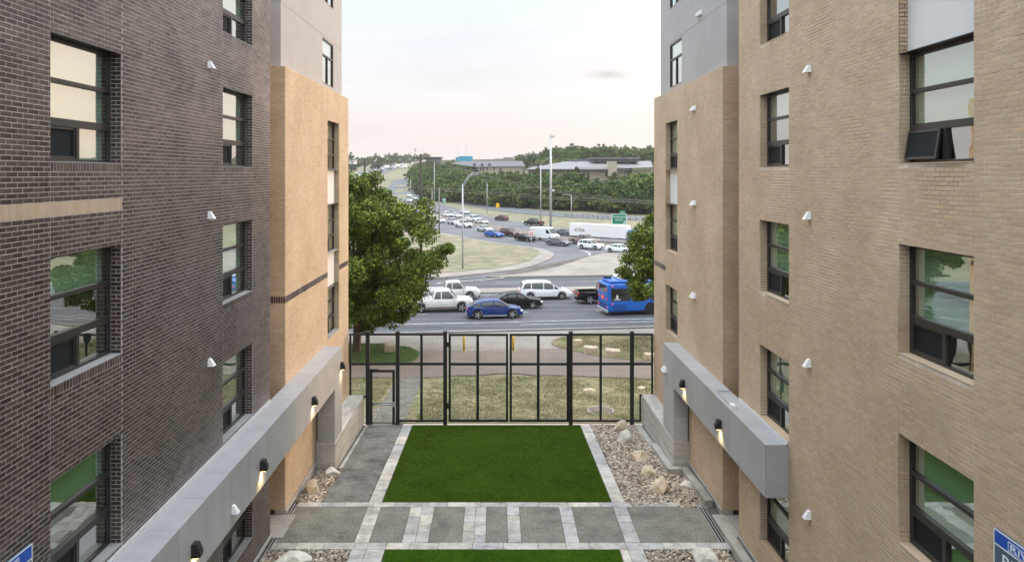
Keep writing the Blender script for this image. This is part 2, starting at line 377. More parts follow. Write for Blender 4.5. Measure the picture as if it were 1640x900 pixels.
def band(name, line, w, zo, m, parent=None):
    mb = MB(); n = len(line)
    for i, (x, y) in enumerate(line):
        a = Vector(line[max(0, i - 1)]); b = Vector(line[min(n - 1, i + 1)]); t = (b - a).normalized(); nn = Vector((-t.y, t.x)) * w / 2
        for s in (-1, 1):
            X, Y = x + nn.x * s, y + nn.y * s; mb.v.append((X, Y, T(X, Y) + zo))
    for i in range(n - 1): mb.f.append((2 * i, 2 * i + 2, 2 * i + 3, 2 * i + 1))
    return mb.build(name, m, parent)

SA = math.radians(6.4); CA, SN = math.cos(SA), math.sin(SA)
def street(s, v): return (s * CA, v + s * SN)
def sline(v, s0, s1, step=3.0):
    n = max(1, int((s1 - s0) / step)); return [street(s0 + (s1 - s0) * i / n, v) for i in range(n + 1)]
def spoly(v0, v1, s0, s1): return sline(v0, s0, s1, 8) + sline(v1, s0, s1, 8)[::-1]

drape('street', spoly(52.6, 83.5, -70, 75), 0.03, M['asphalt'], cell=2)
struct(band('kerb', sline(52.5, -60, 60), 0.25, 0.15, M['kerb']))
drape('street_median', spoly(70.6, 73.2, -4, 62), 0.16, M['pconc'], skirt=0.16)
road = drape('interchange_road', gpx([(540, 447), (700, 446), (900, 441), (1190, 432), (1190, 408), (1046, 388), (960, 376), (880, 364), (800, 351), (760, 342),
      (720, 332), (690, 323), (668, 311), (658, 299), (664, 290), (655, 285), (632, 289), (620, 301), (630, 314), (655, 332), (680, 354), (640, 380), (540, 400)]), 0.06, M['asphalt2'])
drape('far_carriageway', gpx([(672, 305), (700, 312), (750, 321.5), (800, 330.5), (850, 337), (905, 342), (1110, 352), (1110, 358), (905, 348.5), (850, 344), (800, 339), (750, 330), (705, 320), (679, 312)], 150), 0.12, M['asphalt2'])
drape('hill_highway', gpx([(555, 284), (590, 273), (612, 266), (640, 262.5), (648, 263.5), (636, 271), (612, 280), (585, 287), (555, 296)], 200), 0.35, M['asphalt2'])
isl = smooth_pts([(560, 400), (640, 376), (700, 374), (740, 381), (790, 390), (840, 396.5), (868, 400.5), (884, 406), (887, 411), (878, 418), (850, 429), (820, 435), (780, 440), (730, 445), (690, 448), (560, 449)], 3)
drape('island_kerb', gpx(isl), 0.20, M['pconc'], skirt=0.2)
isg = smooth_pts([(564, 404), (640, 379), (700, 376.5), (790, 391.5), (840, 398), (856, 401), (864, 406), (858, 413), (838, 423), (800, 431), (740, 437), (690, 440), (564, 442)], 3)
drape('island_grass', gpx(isg), 0.24, M['ground'])
drape('corner_apron', gpx(smooth_pts([(1190, 410), (985, 407), (962, 409), (938, 415), (905, 426), (870, 435), (830, 442), (800, 446), (1190, 437)], 3)), 0.20, M['pconc'], skirt=0.2)
drape('dirt_median', gpx([(684, 342), (760, 357), (830, 370), (900, 381), (1010, 397), (1010, 401), (900, 386), (830, 375.5), (760, 362.5), (684, 348)]), 0.2, M['dirt'], skirt=0.2)
# painted markings, each a sheet of its own
def mark(line, w=0.14, zo=0.04): return struct(band('lane_marking', line, w, zo, M['paint']))
mark(sline(56.0, -60, 60), 0.16); mark(sline(54.8, 2, 60), 0.12)
for v in (60.1, 64.6, 78.0):
    s = -45
    while s < 45: mark(sline(v, s, s + 3, 3), 0.13); s += 9
mark(sline(74.0, -50, 60), 0.14); mark(sline(69.9, -50, 60), 0.14); mark(sline(82.6, -50, 60), 0.14)
mark(smooth_pts(gpx([(928, 401), (941, 405), (944, 410), (932, 418), (908, 427), (868, 436), (820, 444), (770, 450), (700, 455)]), 6, False), 0.32, 0.09)
for a, b in (((690, 352), (1000, 405)), ((690, 330), (1000, 388)), ((684, 322), (960, 381))):
    mark(smooth_pts(gpx([a, ((a[0] + b[0]) / 2, (a[1] + b[1]) / 2 - 1), b]), 12, False), 0.2, 0.1)
for i in range(14):
    t = i / 14.0; x = 700 + 280 * t; y = 361 + 30 * t + 6 * t * (1 - t)
    mark(gpx([(x, y), (x + 8, y + 1.1)]), 0.2, 0.1)

# verge in front of the street
drape('driveway', [(-26, 43.2), (30, 43.2), (30, 52.6 + 30 * SN / CA), (-26, 52.6 - 26 * SN / CA)], 0.02, M['pconc'], cell=2)
drape('brown_path', gpx(smooth_pts([(480, 606), (620, 606), (700, 606), (800, 601), (900, 604), (1150, 608), (1150, 560), (900, 560), (800, 562), (700, 564), (480, 566)], 3)), 0.045, M['dirt'], cell=2)
lw1 = smooth_pts([(500, 555), (590, 552.5), (640, 556), (666, 564), (671, 574), (655, 582), (600, 584), (500, 585)], 4)
lw2 = smooth_pts([(884, 549), (905, 542), (960, 540), (1150, 540), (1150, 580), (1040, 580), (980, 575), (915, 564), (890, 556)], 4)
lawn_a = drape('green_verge', gpx(lw1), 0.07, mat('green_verge_grass', (0.075, 0.135, 0.03), 0.9, var=0.3, scale=4, bump=0.5, bscale=20), cell=2)
lawn_b = drape('dry_verge', gpx(lw2), 0.07, M['lawn'], cell=2)
drape('dry_lawn', [(-12, 28.2), (15, 28.2), (15, 37.0), (-12, 37.0)], 0.012, M['lawn'], cell=1)
drape('garden_path', [(-5.15, 28.2), (-3.78, 28.2), (-3.78, 36.8), (-5.15, 36.8)], 0.03, M['slab'], cell=1)

def inpoly(x, y, p):
    c = False; j = len(p) - 1
    for i in range(len(p)):
        if (p[i][1] > y) != (p[j][1] > y) and x < (p[j][0] - p[i][0]) * (y - p[i][1]) / (p[j][1] - p[i][1]) + p[i][0]: c = not c
        j = i
    return c
def tri_cloud(name, V, m, parent=None):
    """V: (n, k, 3) array of small faces joined into one mesh with a random value for each"""
    n, k, _ = V.shape; me = bpy.data.meshes.new(name)
    me.vertices.add(n * k); me.vertices.foreach_set('co', V.reshape(-1).astype(np.float32))
    me.loops.add(n * k); me.loops.foreach_set('vertex_index', np.arange(n * k, dtype=np.int32))
    me.polygons.add(n); me.polygons.foreach_set('loop_start', np.arange(0, n * k, k, dtype=np.int32))
    me.polygons.foreach_set('loop_total', np.full(n, k, dtype=np.int32))
    a = me.attributes.new('rnd', 'FLOAT', 'FACE'); a.data.foreach_set('value', NP.random(n).astype(np.float32))
    me.polygons.foreach_set('use_smooth', np.zeros(n, dtype=bool)); me.update(); me.validate()
    return obj(name, me, m, parent)
def blades(name, poly, n, hmin, hmax, w, m, zo=0.0, patch=None):
    xs = [p[0] for p in poly]; ys = [p[1] for p in poly]; out = []
    while len(out) < n:
        x = R.uniform(min(xs), max(xs)); y = R.uniform(min(ys), max(ys))
        if not inpoly(x, y, poly): continue
        if patch and noise.noise((x * patch, y * patch, 3)) < R.uniform(-0.45, 0.35): continue
        out.append((x, y, T(x, y) + zo))
    P = np.array(out); n = len(P); a = NP.random(n) * 6.283; h = hmin + NP.random(n) * (hmax - hmin)
    d = np.stack([np.cos(a), np.sin(a), np.zeros(n)], 1) * w
    tip = P + np.stack([NP.normal(0, .5, n) * h, NP.normal(0, .5, n) * h, h], 1)
    return stuff(tri_cloud(name, np.stack([P - d, P + d, tip], 1), m))
blades('lawn_grass', [(-3.3, 28.3), (12, 28.3), (12, 36.9), (-3.3, 36.9)], 38000, 0.03, 0.07, 0.010, M['lawnblade'], 0.01, 0.5)
blades('lawn_grass', [(-10, 29.0), (-5.3, 31.0), (-5.3, 36.9), (-10, 36.9)], 7000, 0.03, 0.07, 0.010, M['lawnblade'], 0.01, 0.5)
blades('verge_grass', gpx(lw1), 15000, 0.05, 0.11, 0.014, M['greenblade'], 0.06)
blades('verge_grass', gpx(lw2), 15000, 0.04, 0.10, 0.014, M['lawnblade'], 0.06, 0.4)

# ------------------------------------------------------------------ courtyard floor
XL, XR = -6.0, 6.5
mb = MB()
for a, b in ((-14, 20.3), (20.3, 28.12)): mb.quad((-8.2, a, T(0, a) - 0.06), (8.8, a, T(0, a) - 0.06), (8.8, b, T(0, b) - 0.06), (-8.2, b, T(0, b) - 0.06))
court = struct(mb.build('courtyard_ground', M['bed']))
def slabs(mb, x0, x1, y0, y1, top, th=0.08):
    ys = [y0] + [b for b in (20.3, 28) if y0 < b < y1] + [y1]
    for a, b in zip(ys, ys[1:]):
        mb.prism([(x0, a, T(0, a) + top - th), (x1, a, T(0, a) + top - th), (x1, b, T(0, b) + top - th), (x0, b, T(0, b) + top - th)],
                 [(x0, a, T(0, a) + top), (x1, a, T(0, a) + top), (x1, b, T(0, b) + top), (x0, b, T(0, b) + top)])
    return mb
paving = struct(slabs(slabs(MB(), -5.95, 6.4, 17.8, 20.35, -0.025, 0.03), -3.85, 3.92, 6, 17.8, -0.026, 0.03).build('paving', M['bed']))
def paver(x0, x1, y0, y1):
    g = 0.006; o = slabs(MB(), x0 + g, x1 - g, y0 + g, y1 - g, R.uniform(0.006, 0.014), 0.06).build('paver', M['paver'], paving); return o
def cslab(x0, x1, y0, y1): return slabs(MB(), x0 + .008, x1 - .008, y0 + .008, y1 - .008, 0.004, 0.06).build('concrete_slab', M['slab'], paving)
YA, YB, YC, YD = 17.80, 18.12, 20.08, 20.36       # near strip, panels, far strip
cols = [(-5.85, -3.72, 's'), (-3.72, -3.33, 'p'), (-3.33, -2.47, 's'), (-2.47, -1.77, 'b'), (-1.77, -0.88, 's'), (-0.88, -0.25, 'b'), (-0.25, 0.34, 's'),
        (0.34, 0.70, 'p'), (0.70, 1.86, 's'), (1.86, 2.23, 'p'), (2.23, 3.44, 's'), (3.44, 3.84, 'p'), (3.84, 6.12, 's')]
for x0, x1, k in cols:
    if k == 's': cslab(x0, x1, YB, YC)
    else:
        n = 4
        for h in ([(x0, x1)] if k == 'p' else [(x0, (x0 + x1) / 2), ((x0 + x1) / 2, x1)]):
            cut = [YB] + sorted(YB + (YC - YB) * (i + R.uniform(-.2, .2)) / n for i in range(1, n)) + [YC]
            for a, b in zip(cut, cut[1:]): paver(h[0], h[1], a, b)
for y0, y1, xa, xb in ((YA, YB, -5.85, 6.12), (YC, YD, -5.8, 5.35)):
    x = xa
    while x < xb - 0.2:
        w = R.uniform(0.6, 1.0); e = min(xb, x + w)
        if xb - e < 0.3: e = xb
        paver(x, e, y0, y1); x = e
def pstrip(x0, x1, y0, y1, st=0.75):
    y = y0
    while y < y1 - 0.1:
        e = min(y1, y + st * R.uniform(0.8, 1.2)); e = y1 if y1 - e < 0.25 else e
        paver(x0, x1, y, e); y = e
pstrip(-3.75, -3.36, YD, 27.9); pstrip(3.46, 3.86, YD, 27.9); pstrip(-3.78, -3.40, 28.25, 36.7, 0.9)
pstrip(-3.72, -3.33, 9, YA); pstrip(3.44, 3.84, 9, YA)
pstrip(-3.33, -2.86, 9, YA, 1.2); pstrip(3.23, 3.44, 9, YA, 1.2)
walk = struct(slabs(slabs(MB(), -5.12, -3.77, 20.37, 23.9, 0.004), -5.12, -3.77, 23.91, 28.1, 0.004).build('side_walk', mat('walk_concrete', (0.155, 0.15, 0.138), 0.9, var=0.34, scale=10, bump=0.4, bscale=40, stain=0.6, sscale=1.2)))

def turf(x0, x1, y0, y1, n, label):
    o = slabs(MB(), x0, x1, y0, y1, 0.008, 0.03).build('artificial_turf', M['turf']); struct(o)
    blades('turf_pile', [(x0, y0), (x1, y0), (x1, y1), (x0, y1)], n, 0.014, 0.026, 0.007, M['turf'], 0.006)
turf(-3.34, 3.44, YD + 0.01, 27.92, 90000, ''); turf(-2.84, 3.21, 10, YA - 0.01, 50000, '')

def pebbles(name, poly, dens, smin=0.018, smax=0.050, zo=-0.02):
    ico_v = []; t = (1 + 5 ** .5) / 2
    base = np.array([(-1, t, 0), (1, t, 0), (-1, -t, 0), (1, -t, 0), (0, -1, t), (0, 1, t), (0, -1, -t), (0, 1, -t), (t, 0, -1), (t, 0, 1), (-t, 0, -1), (-t, 0, 1)]) / math.sqrt(1 + t * t)
    fc = np.array([(0, 11, 5), (0, 5, 1), (0, 1, 7), (0, 7, 10), (0, 10, 11), (1, 5, 9), (5, 11, 4), (11, 10, 2), (10, 7, 6), (7, 1, 8), (3, 9, 4), (3, 4, 2), (3, 2, 6), (3, 6, 8), (3, 8, 9), (4, 9, 5), (2, 4, 11), (6, 2, 10), (8, 6, 7), (9, 8, 1)])
    xs = [p[0] for p in poly]; ys = [p[1] for p in poly]; P = []
    n = int(dens * (max(xs) - min(xs)) * (max(ys) - min(ys)))
    for i in range(n):
        x = R.uniform(min(xs), max(xs)); y = R.uniform(min(ys), max(ys))
        if inpoly(x, y, poly): P.append((x, y, T(0, y) + zo + R.uniform(0, 0.022)))
    P = np.array(P); n = len(P); s = smin + (smax - smin) * NP.random(n) ** 1.6
    sc = np.stack([s * (0.8 + .7 * NP.random(n)), s * (0.8 + .7 * NP.random(n)), s * (0.5 + .35 * NP.random(n))], 1)
    V = base[None] * sc[:, None, :] * (0.85 + 0.3 * NP.random((n, 12, 1)))
    a = NP.random(n) * 6.283; c, sn = np.cos(a)[:, None], np.sin(a)[:, None]
    V = np.stack([V[..., 0] * c - V[..., 1] * sn, V[..., 0] * sn + V[..., 1] * c, V[..., 2]], 2) + P[:, None, :]
    idx = (fc[None] + (np.arange(n) * 12)[:, None, None]).reshape(-1, 3)
    me = bpy.data.meshes.new(name); nf = len(idx)
    me.vertices.add(n * 12); me.vertices.foreach_set('co', V.reshape(-1).astype(np.float32))
    me.loops.add(nf * 3); me.loops.foreach_set('vertex_index', idx.reshape(-1).astype(np.int32))
    me.polygons.add(nf); me.polygons.foreach_set('loop_start', np.arange(0, nf * 3, 3, dtype=np.int32)); me.polygons.foreach_set('loop_total', np.full(nf, 3, dtype=np.int32))
    at_ = me.attributes.new('rnd', 'FLOAT', 'FACE'); at_.data.foreach_set('value', np.repeat(NP.random(n), 20).astype(np.float32))
    me.polygons.foreach_set('use_smooth', np.zeros(nf, dtype=bool)); me.update(); return stuff(obj(name, me, M['pebble']))
pebbles('gravel', [(3.88, 20.0), (5.35, 20.38), (5.35, 20.05), (6.2, 20.05), (6.2, 24.2), (5.7, 24.5), (5.7, 28.0), (3.88, 28.0), (3.88, 20.4)], 520)
pebbles('gravel', [(-5.95, 20.38), (-5.14, 20.38), (-5.14, 22.98), (-5.95, 22.98)], 520)
pebbles('gravel', [(3.86, 15.5), (6.0, 15.5), (6.0, 17.78), (3.86, 17.78)], 520)
pebbles('gravel', [(-5.9, 15.5), (-3.75, 15.5), (-3.75, 17.78), (-5.9, 17.78)], 520)
pebbles('gravel', [(-5.9, 28.6), (-5.17, 28.4), (-4.7, 28.4), (-5.17, 30.6)], 520, zo=-0.005)

def boulder(px, py, d, w, h, label, m='rock', seed=0, name='boulder', flat=1.0, cat='rock'):
    bm = bmesh.new(); bmesh.ops.create_icosphere(bm, subdivisions=3, radius=1.0)
    rr = random.Random(seed)
    pl = [(Vector((rr.uniform(-1, 1), rr.uniform(-1, 1), rr.uniform(-.3, 1))).normalized(), rr.uniform(0.45, 0.80)) for _ in range(15)]
    for v in bm.verts:
        p = v.co.copy()
        for nn, dd in pl:
            k = p.dot(nn)
            if k > dd: p -= nn * (k - dd)
        p *= 1 + 0.10 * noise.noise(p * 2.2 + Vector((seed, 0, 0))) + 0.05 * noise.noise(p * 6 + Vector((0, seed, 0)))
        v.co = Vector((p.x * w / 1.5, p.y * w / 1.6, p.z * h / 1.35))
    me = bpy.data.meshes.new(name); bm.to_mesh(me); bm.free()
    x = (px - VX) * d / F
    o = obj(name, me, M[m]); o.location = (x, d, T(0, d) + h * 0.30); o.rotation_euler = (0, 0, rr.uniform(0, 6))
    return tag(o, label, cat)
boulder(995, 684, 27.3, 0.52, 0.48, 'buff limestone boulder on gravel directly against the fence post', 'rock', 1)
boulder(1003, 704, 25.9, 0.56, 0.46, 'white jagged boulder second from the fence on the gravel bed', 'rockw', 2)
boulder(1022, 728, 24.1, 0.66, 0.30, 'low brown limestone rock half sunk in the gravel bed', 'rock', 3)
boulder(1040, 752, 22.6, 0.60, 0.36, 'yellowish limestone boulder midway along the gravel bed', 'rock', 4)
boulder(1057, 776, 21.2, 0.56, 0.44, 'large golden boulder on gravel close to the paved band', 'rock', 5)
boulder(1100, 773, 21.6, 0.36, 0.22, 'small pale rounded stone by the kerb of the gravel bed', 'rockw', 6)
boulder(498, 782, 21.2, 0.52, 0.42, 'cream boulder beside the tan brick wall with lamp-lit canopy', 'rock', 7)
boulder(530, 758, 22.6, 0.44, 0.26, 'grey rounded stone at the foot of the concrete plinth', 'rockw', 8)
boulder(470, 893, 17.25, 0.72, 0.30, 'flat pale boulder on gravel below the dark brick wall', 'rockw', 9)
boulder(1131, 890, 17.3, 0.66, 0.42, 'white boulder with rusty underside on gravel by near kerb', 'rockw', 10)
boulder(942, 636, 33.8, 0.55, 0.10, 'thin flat limestone flag lying loose on the dry lawn', 'rock', 11, 'flat_stone')
boulder(1027, 633, 34.2, 0.5, 0.12, 'flat stone on the lawn behind the stepped fence corner', 'rock', 12, 'flat_stone')
def block(px, py, w, h, rz, label):
    x, y = onground(px, py); o = MB().box(-w / 2, w / 2, -w / 3.2, w / 3.2, -0.05, h).build('stone_block', M['rock'])
    o.location = (x, y, T(x, y) + 0.06); o.rotation_euler = (0.04, 0.05, rz); bevel(o, 0.05, 2); tag(o, label, 'stone block', 'cut stone blocks on the verge')
block(626, 565, 0.85, 0.5, 0.3, 'tall cut limestone block on the green verge')
block(925, 556, 0.6, 0.45, 0.5, 'cut stone block closest to the driveway on dry verge')
block(946, 567, 0.85, 0.42, -0.1, 'middle long stone block bordering the dry verge')
block(981, 573, 0.9, 0.42, -0.1, 'stone block second from the tan building on dry verge')
block(1041, 578, 0.7, 0.35, 0.1, 'stone block beside the tan building corner')
x, y = onground(962, 663)
mb = MB(); N = 24
for r0, r1, z0 in ((0.50, 0.60, 0.05), (0.0, 0.5, 0.03)):
    for k in range(N):
        a, b = 2 * math.pi * k / N, 2 * math.pi * (k + 1) / N
        mb.quad((r0 * math.cos(a), r0 * math.sin(a), z0), (r1 * math.cos(a), r1 * math.sin(a), z0), (r1 * math.cos(b), r1 * math.sin(b), z0), (r0 * math.cos(b), r0 * math.sin(b), z0))
mh = thing('manhole', 'round concrete ringed manhole cover set in the dry lawn', 'manhole', (x, y, T(x, y)))
m1 = MB(); m1.v = mb.v[:N * 4]; m1.f = mb.f[:N]; m1.build('ring', M['kerb'], mh)
m2 = MB(); m2.v = mb.v[N * 4:]; m2.f = [tuple(i - N * 4 for i in f) for f in mb.f[N:]]; m2.build('cover', M['dirt'], mh)
for px, lab in ((743, 'yellow steel bollard on the driveway behind the gate, nearer the tree'), (822, 'yellow steel bollard on the driveway nearer the stone blocks')):
    x, y = onground(px, 564); t = thing('bollard', lab, 'bollard', (x, y, T(x, y) + 0.02), group='yellow bollards at the driveway')
    MB().tube([(0, 0, 0), (0, 0, 0.92), (0, 0, 0.95)], [0.075, 0.075, 0.05], 12).build('post', M['yellow'], t, True)
    MB().box(-.14, .14, -.14, .14, -0.02, 0.025).build('base_plate', M['yellow'], t)
# ------------------------------------------------------------------ buildings
C = 0.0677; BL = 0.203; J = 0.0095
def sn(z): return round(z / C) * C
ZB = 2.0 * C + 0.0       # bottom brick course
def frame_plane(kind, p):
    if kind == 'L': return Vector((p, 0, 0)), Vector((0, 1, 0)), Vector((1, 0, 0))
    if kind == 'R': return Vector((p, 0, 0)), Vector((0, 1, 0)), Vector((-1, 0, 0))
    return Vector((0, p, 0)), Vector((1, 0, 0)), Vector((0, -1, 0))
class Bricks:
    def __init__(s): s.r = []                # rect: plane, u0,u1,v0,v1
    def wall(s, plane, u0, u1, z0, z1, holes=(), cuts=(), soldier=False):
        if soldier:
            n = max(1, round((u1 - u0) / C)); w = (u1 - u0) / n
            for i in range(n): s.r.append((plane, u0 + i * w, u0 + (i + 1) * w, z0, z1))
            return
        k0, k1 = round(z0 / C), round(z1 / C)
        edges = sorted(set([u0, u1] + [c for c in cuts if u0 < c < u1]))
        for k in range(k0, k1):
            zm = (k + .5) * C
            for a, b in zip(edges, edges[1:]):
                iv = [(a, b)]
                for h0, h1, hz0, hz1 in holes:
                    if hz0 - 1e-4 < zm < hz1 + 1e-4:
                        nv = []
                        for p, q in iv:
                            if h1 <= p or h0 >= q: nv.append((p, q)); continue
                            if h0 > p: nv.append((p, h0))
                            if h1 < q: nv.append((h1, q))
                        iv = nv
                for p, q in iv:
                    off = (k % 2) * BL / 2
                    u = math.floor((p - off) / BL) * BL + off
                    while u < q - 1e-6:
                        l, r = max(u, p), min(u + BL, q)
                        if r - l > 0.03: s.r.append((plane, l, r, k * C, (k + 1) * C))
                        u += BL
    def rects(s):
        return s.r
def brick_mesh(name, rects, m, parent):
    n = len(rects)
    if not n: return None
    O = np.zeros((n, 3)); U = np.zeros((n, 3)); Nn = np.zeros((n, 3)); uv = np.zeros((n, 4))
    for i, (pl, a, b, c, d) in enumerate(rects):
        o, u, nn = frame_plane(*pl); O[i] = o; U[i] = u; Nn[i] = nn; uv[i] = (a + J / 2, b - J / 2, c + J / 2, d - J / 2)
    pr = np.clip(NP.normal(0.0, 0.0010, n), -0.0012, 0.003); Z = np.array([0, 0, 1.0])
    def P(u, v, e): return O + U * u[:, None] + Z[None] * v[:, None] + Nn * e[:, None]
    ch = 0.0015
    back = np.full(n, -0.012)
    V = np.stack([P(uv[:, 0], uv[:, 2], back), P(uv[:, 1], uv[:, 2], back), P(uv[:, 1], uv[:, 3], back), P(uv[:, 0], uv[:, 3], back),
                  P(uv[:, 0] + ch, uv[:, 2] + ch, pr), P(uv[:, 1] - ch, uv[:, 2] + ch, pr), P(uv[:, 1] - ch, uv[:, 3] - ch, pr), P(uv[:, 0] + ch, uv[:, 3] - ch, pr)], 1)
    fq = np.array([(4, 5, 6, 7), (0, 1, 5, 4), (1, 2, 6, 5), (2, 3, 7, 6), (3, 0, 4, 7)])
    flip = np.array([frame_plane(*r[0])[1].cross(Vector((0, 0, 1))).dot(frame_plane(*r[0])[2]) < 0 for r in rects])
    idx = fq[None] + (np.arange(n) * 8)[:, None, None]
    idx = np.where(flip[:, None, None], idx[:, :, ::-1], idx).reshape(-1, 4); nf = len(idx)
    me = bpy.data.meshes.new(name)
    me.vertices.add(n * 8); me.vertices.foreach_set('co', V.reshape(-1).astype(np.float32))
    me.loops.add(nf * 4); me.loops.foreach_set('vertex_index', idx.reshape(-1).astype(np.int32))
    me.polygons.add(nf); me.polygons.foreach_set('loop_start', np.arange(0, nf * 4, 4, dtype=np.int32)); me.polygons.foreach_set('loop_total', np.full(nf, 4, dtype=np.int32))
    at_ = me.attributes.new('rnd', 'FLOAT', 'FACE'); at_.data.foreach_set('value', np.repeat(NP.random(n), 5).astype(np.float32))
    me.polygons.foreach_set('use_smooth', np.zeros(nf, dtype=bool)); me.update()
    return stuff(obj(name, me, m, parent))
def pickable(rects, n):
    """the bricks that show largest in the photograph"""
    sc = []
    for i, (pl, a, b, c, d) in enumerate(rects):
        if pl[0] == 'F' or b - a < BL * 0.95: continue
        D = (a + b) / 2; x = VX + F * pl[1] / D; y = VY + F * (CZ - (c + d) / 2) / D
        if 6 < x < 1634 and 6 < y < 894: sc.append((abs(x - VX) * BL / D, i))
    sc.sort(reverse=True); return [i for _, i in sc[:n]]
def lay(rects, n, m, parent):
    pick = set(pickable(rects, n)); proto = {}
    for i in pick:
        pl, a, b, c, d = rects[i]
        if pl not in proto:
            o, u, nn = frame_plane(*pl); q = []
            hb, hz = (BL - J) / 2, (C - J) / 2; ch = 0.0015
            for e, k in ((-0.012, 0), (0.0, ch)):
                for su, sv in ((-1, -1), (1, -1), (1, 1), (-1, 1)): q.append(tuple(u * su * (hb - k) + Vector((0, 0, sv * (hz - k))) + nn * e))
            me = bpy.data.meshes.new('brick'); me.from_pydata(q, [], [(4, 5, 6, 7), (0, 1, 5, 4), (1, 2, 6, 5), (2, 3, 7, 6), (3, 0, 4, 7)]); me.update(); me.materials.append(m); proto[pl] = me
        o, u, nn = frame_plane(*pl)
        b_ = bpy.data.objects.new('brick', proto[pl]); COL.objects.link(b_); b_.parent = parent
        b_.location = o + u * ((a + b) / 2) + Vector((0, 0, (c + d) / 2)) + nn * max(-.0012, R.gauss(0, 0.0010))
    brick_mesh('brickwork', [r for i, r in enumerate(rects) if i not in pick], m, parent)
def backing(mb, plane, u0, u1, z0, z1, holes=(), inset=0.0025):
    o, u, nn = frame_plane(*plane)
    us = sorted(set([u0, u1] + [c for h in holes for c in h[:2] if u0 < c < u1])); zs = sorted(set([z0, z1] + [c for h in holes for c in h[2:] if z0 < c < z1]))
    fl = u.cross(Vector((0, 0, 1))).dot(nn) < 0
    for a, b in zip(us, us[1:]):
        for c, d in zip(zs, zs[1:]):
            if any(h[0] < (a + b) / 2 < h[1] and h[2] < (c + d) / 2 < h[3] for h in holes): continue
            p = [o + u * q + Vector((0, 0, z)) - nn * inset for q, z in ((a, c), (b, c), (b, d), (a, d))]
            mb.quad(*(p[::-1] if fl else p))

class Side:
    """left or right building: X grows away from the wall into the court"""
    def __init__(s, k, x): s.k = k; s.x = x; s.g = 1 if k == 'L' else -1
    def X(s, a): return s.x + s.g * a
    def box(s, mb, a0, a1, d0, d1, z0, z1):
        x0, x1 = sorted((s.X(a0), s.X(a1))); mb.box(x0, x1, d0, d1, z0, z1); return mb
SL, SR = Side('L', XL), Side('R', XR)
DN0, DM, DW, DE = 6.0, 18.32, 19.62, 28.0      # near limit of built bricks, end of main wall, start of wing, end of wing
ZTOP = sn(CZ + 6.6); ZW = sn(CZ + 3.1); ZG = CZ + 8.8
rowz = [(sn(CZ + 1.9 - 3.03 * k - 1.76), sn(CZ + 1.9 - 3.03 * k)) for k in (-1, 0, 1, 2, 3)]

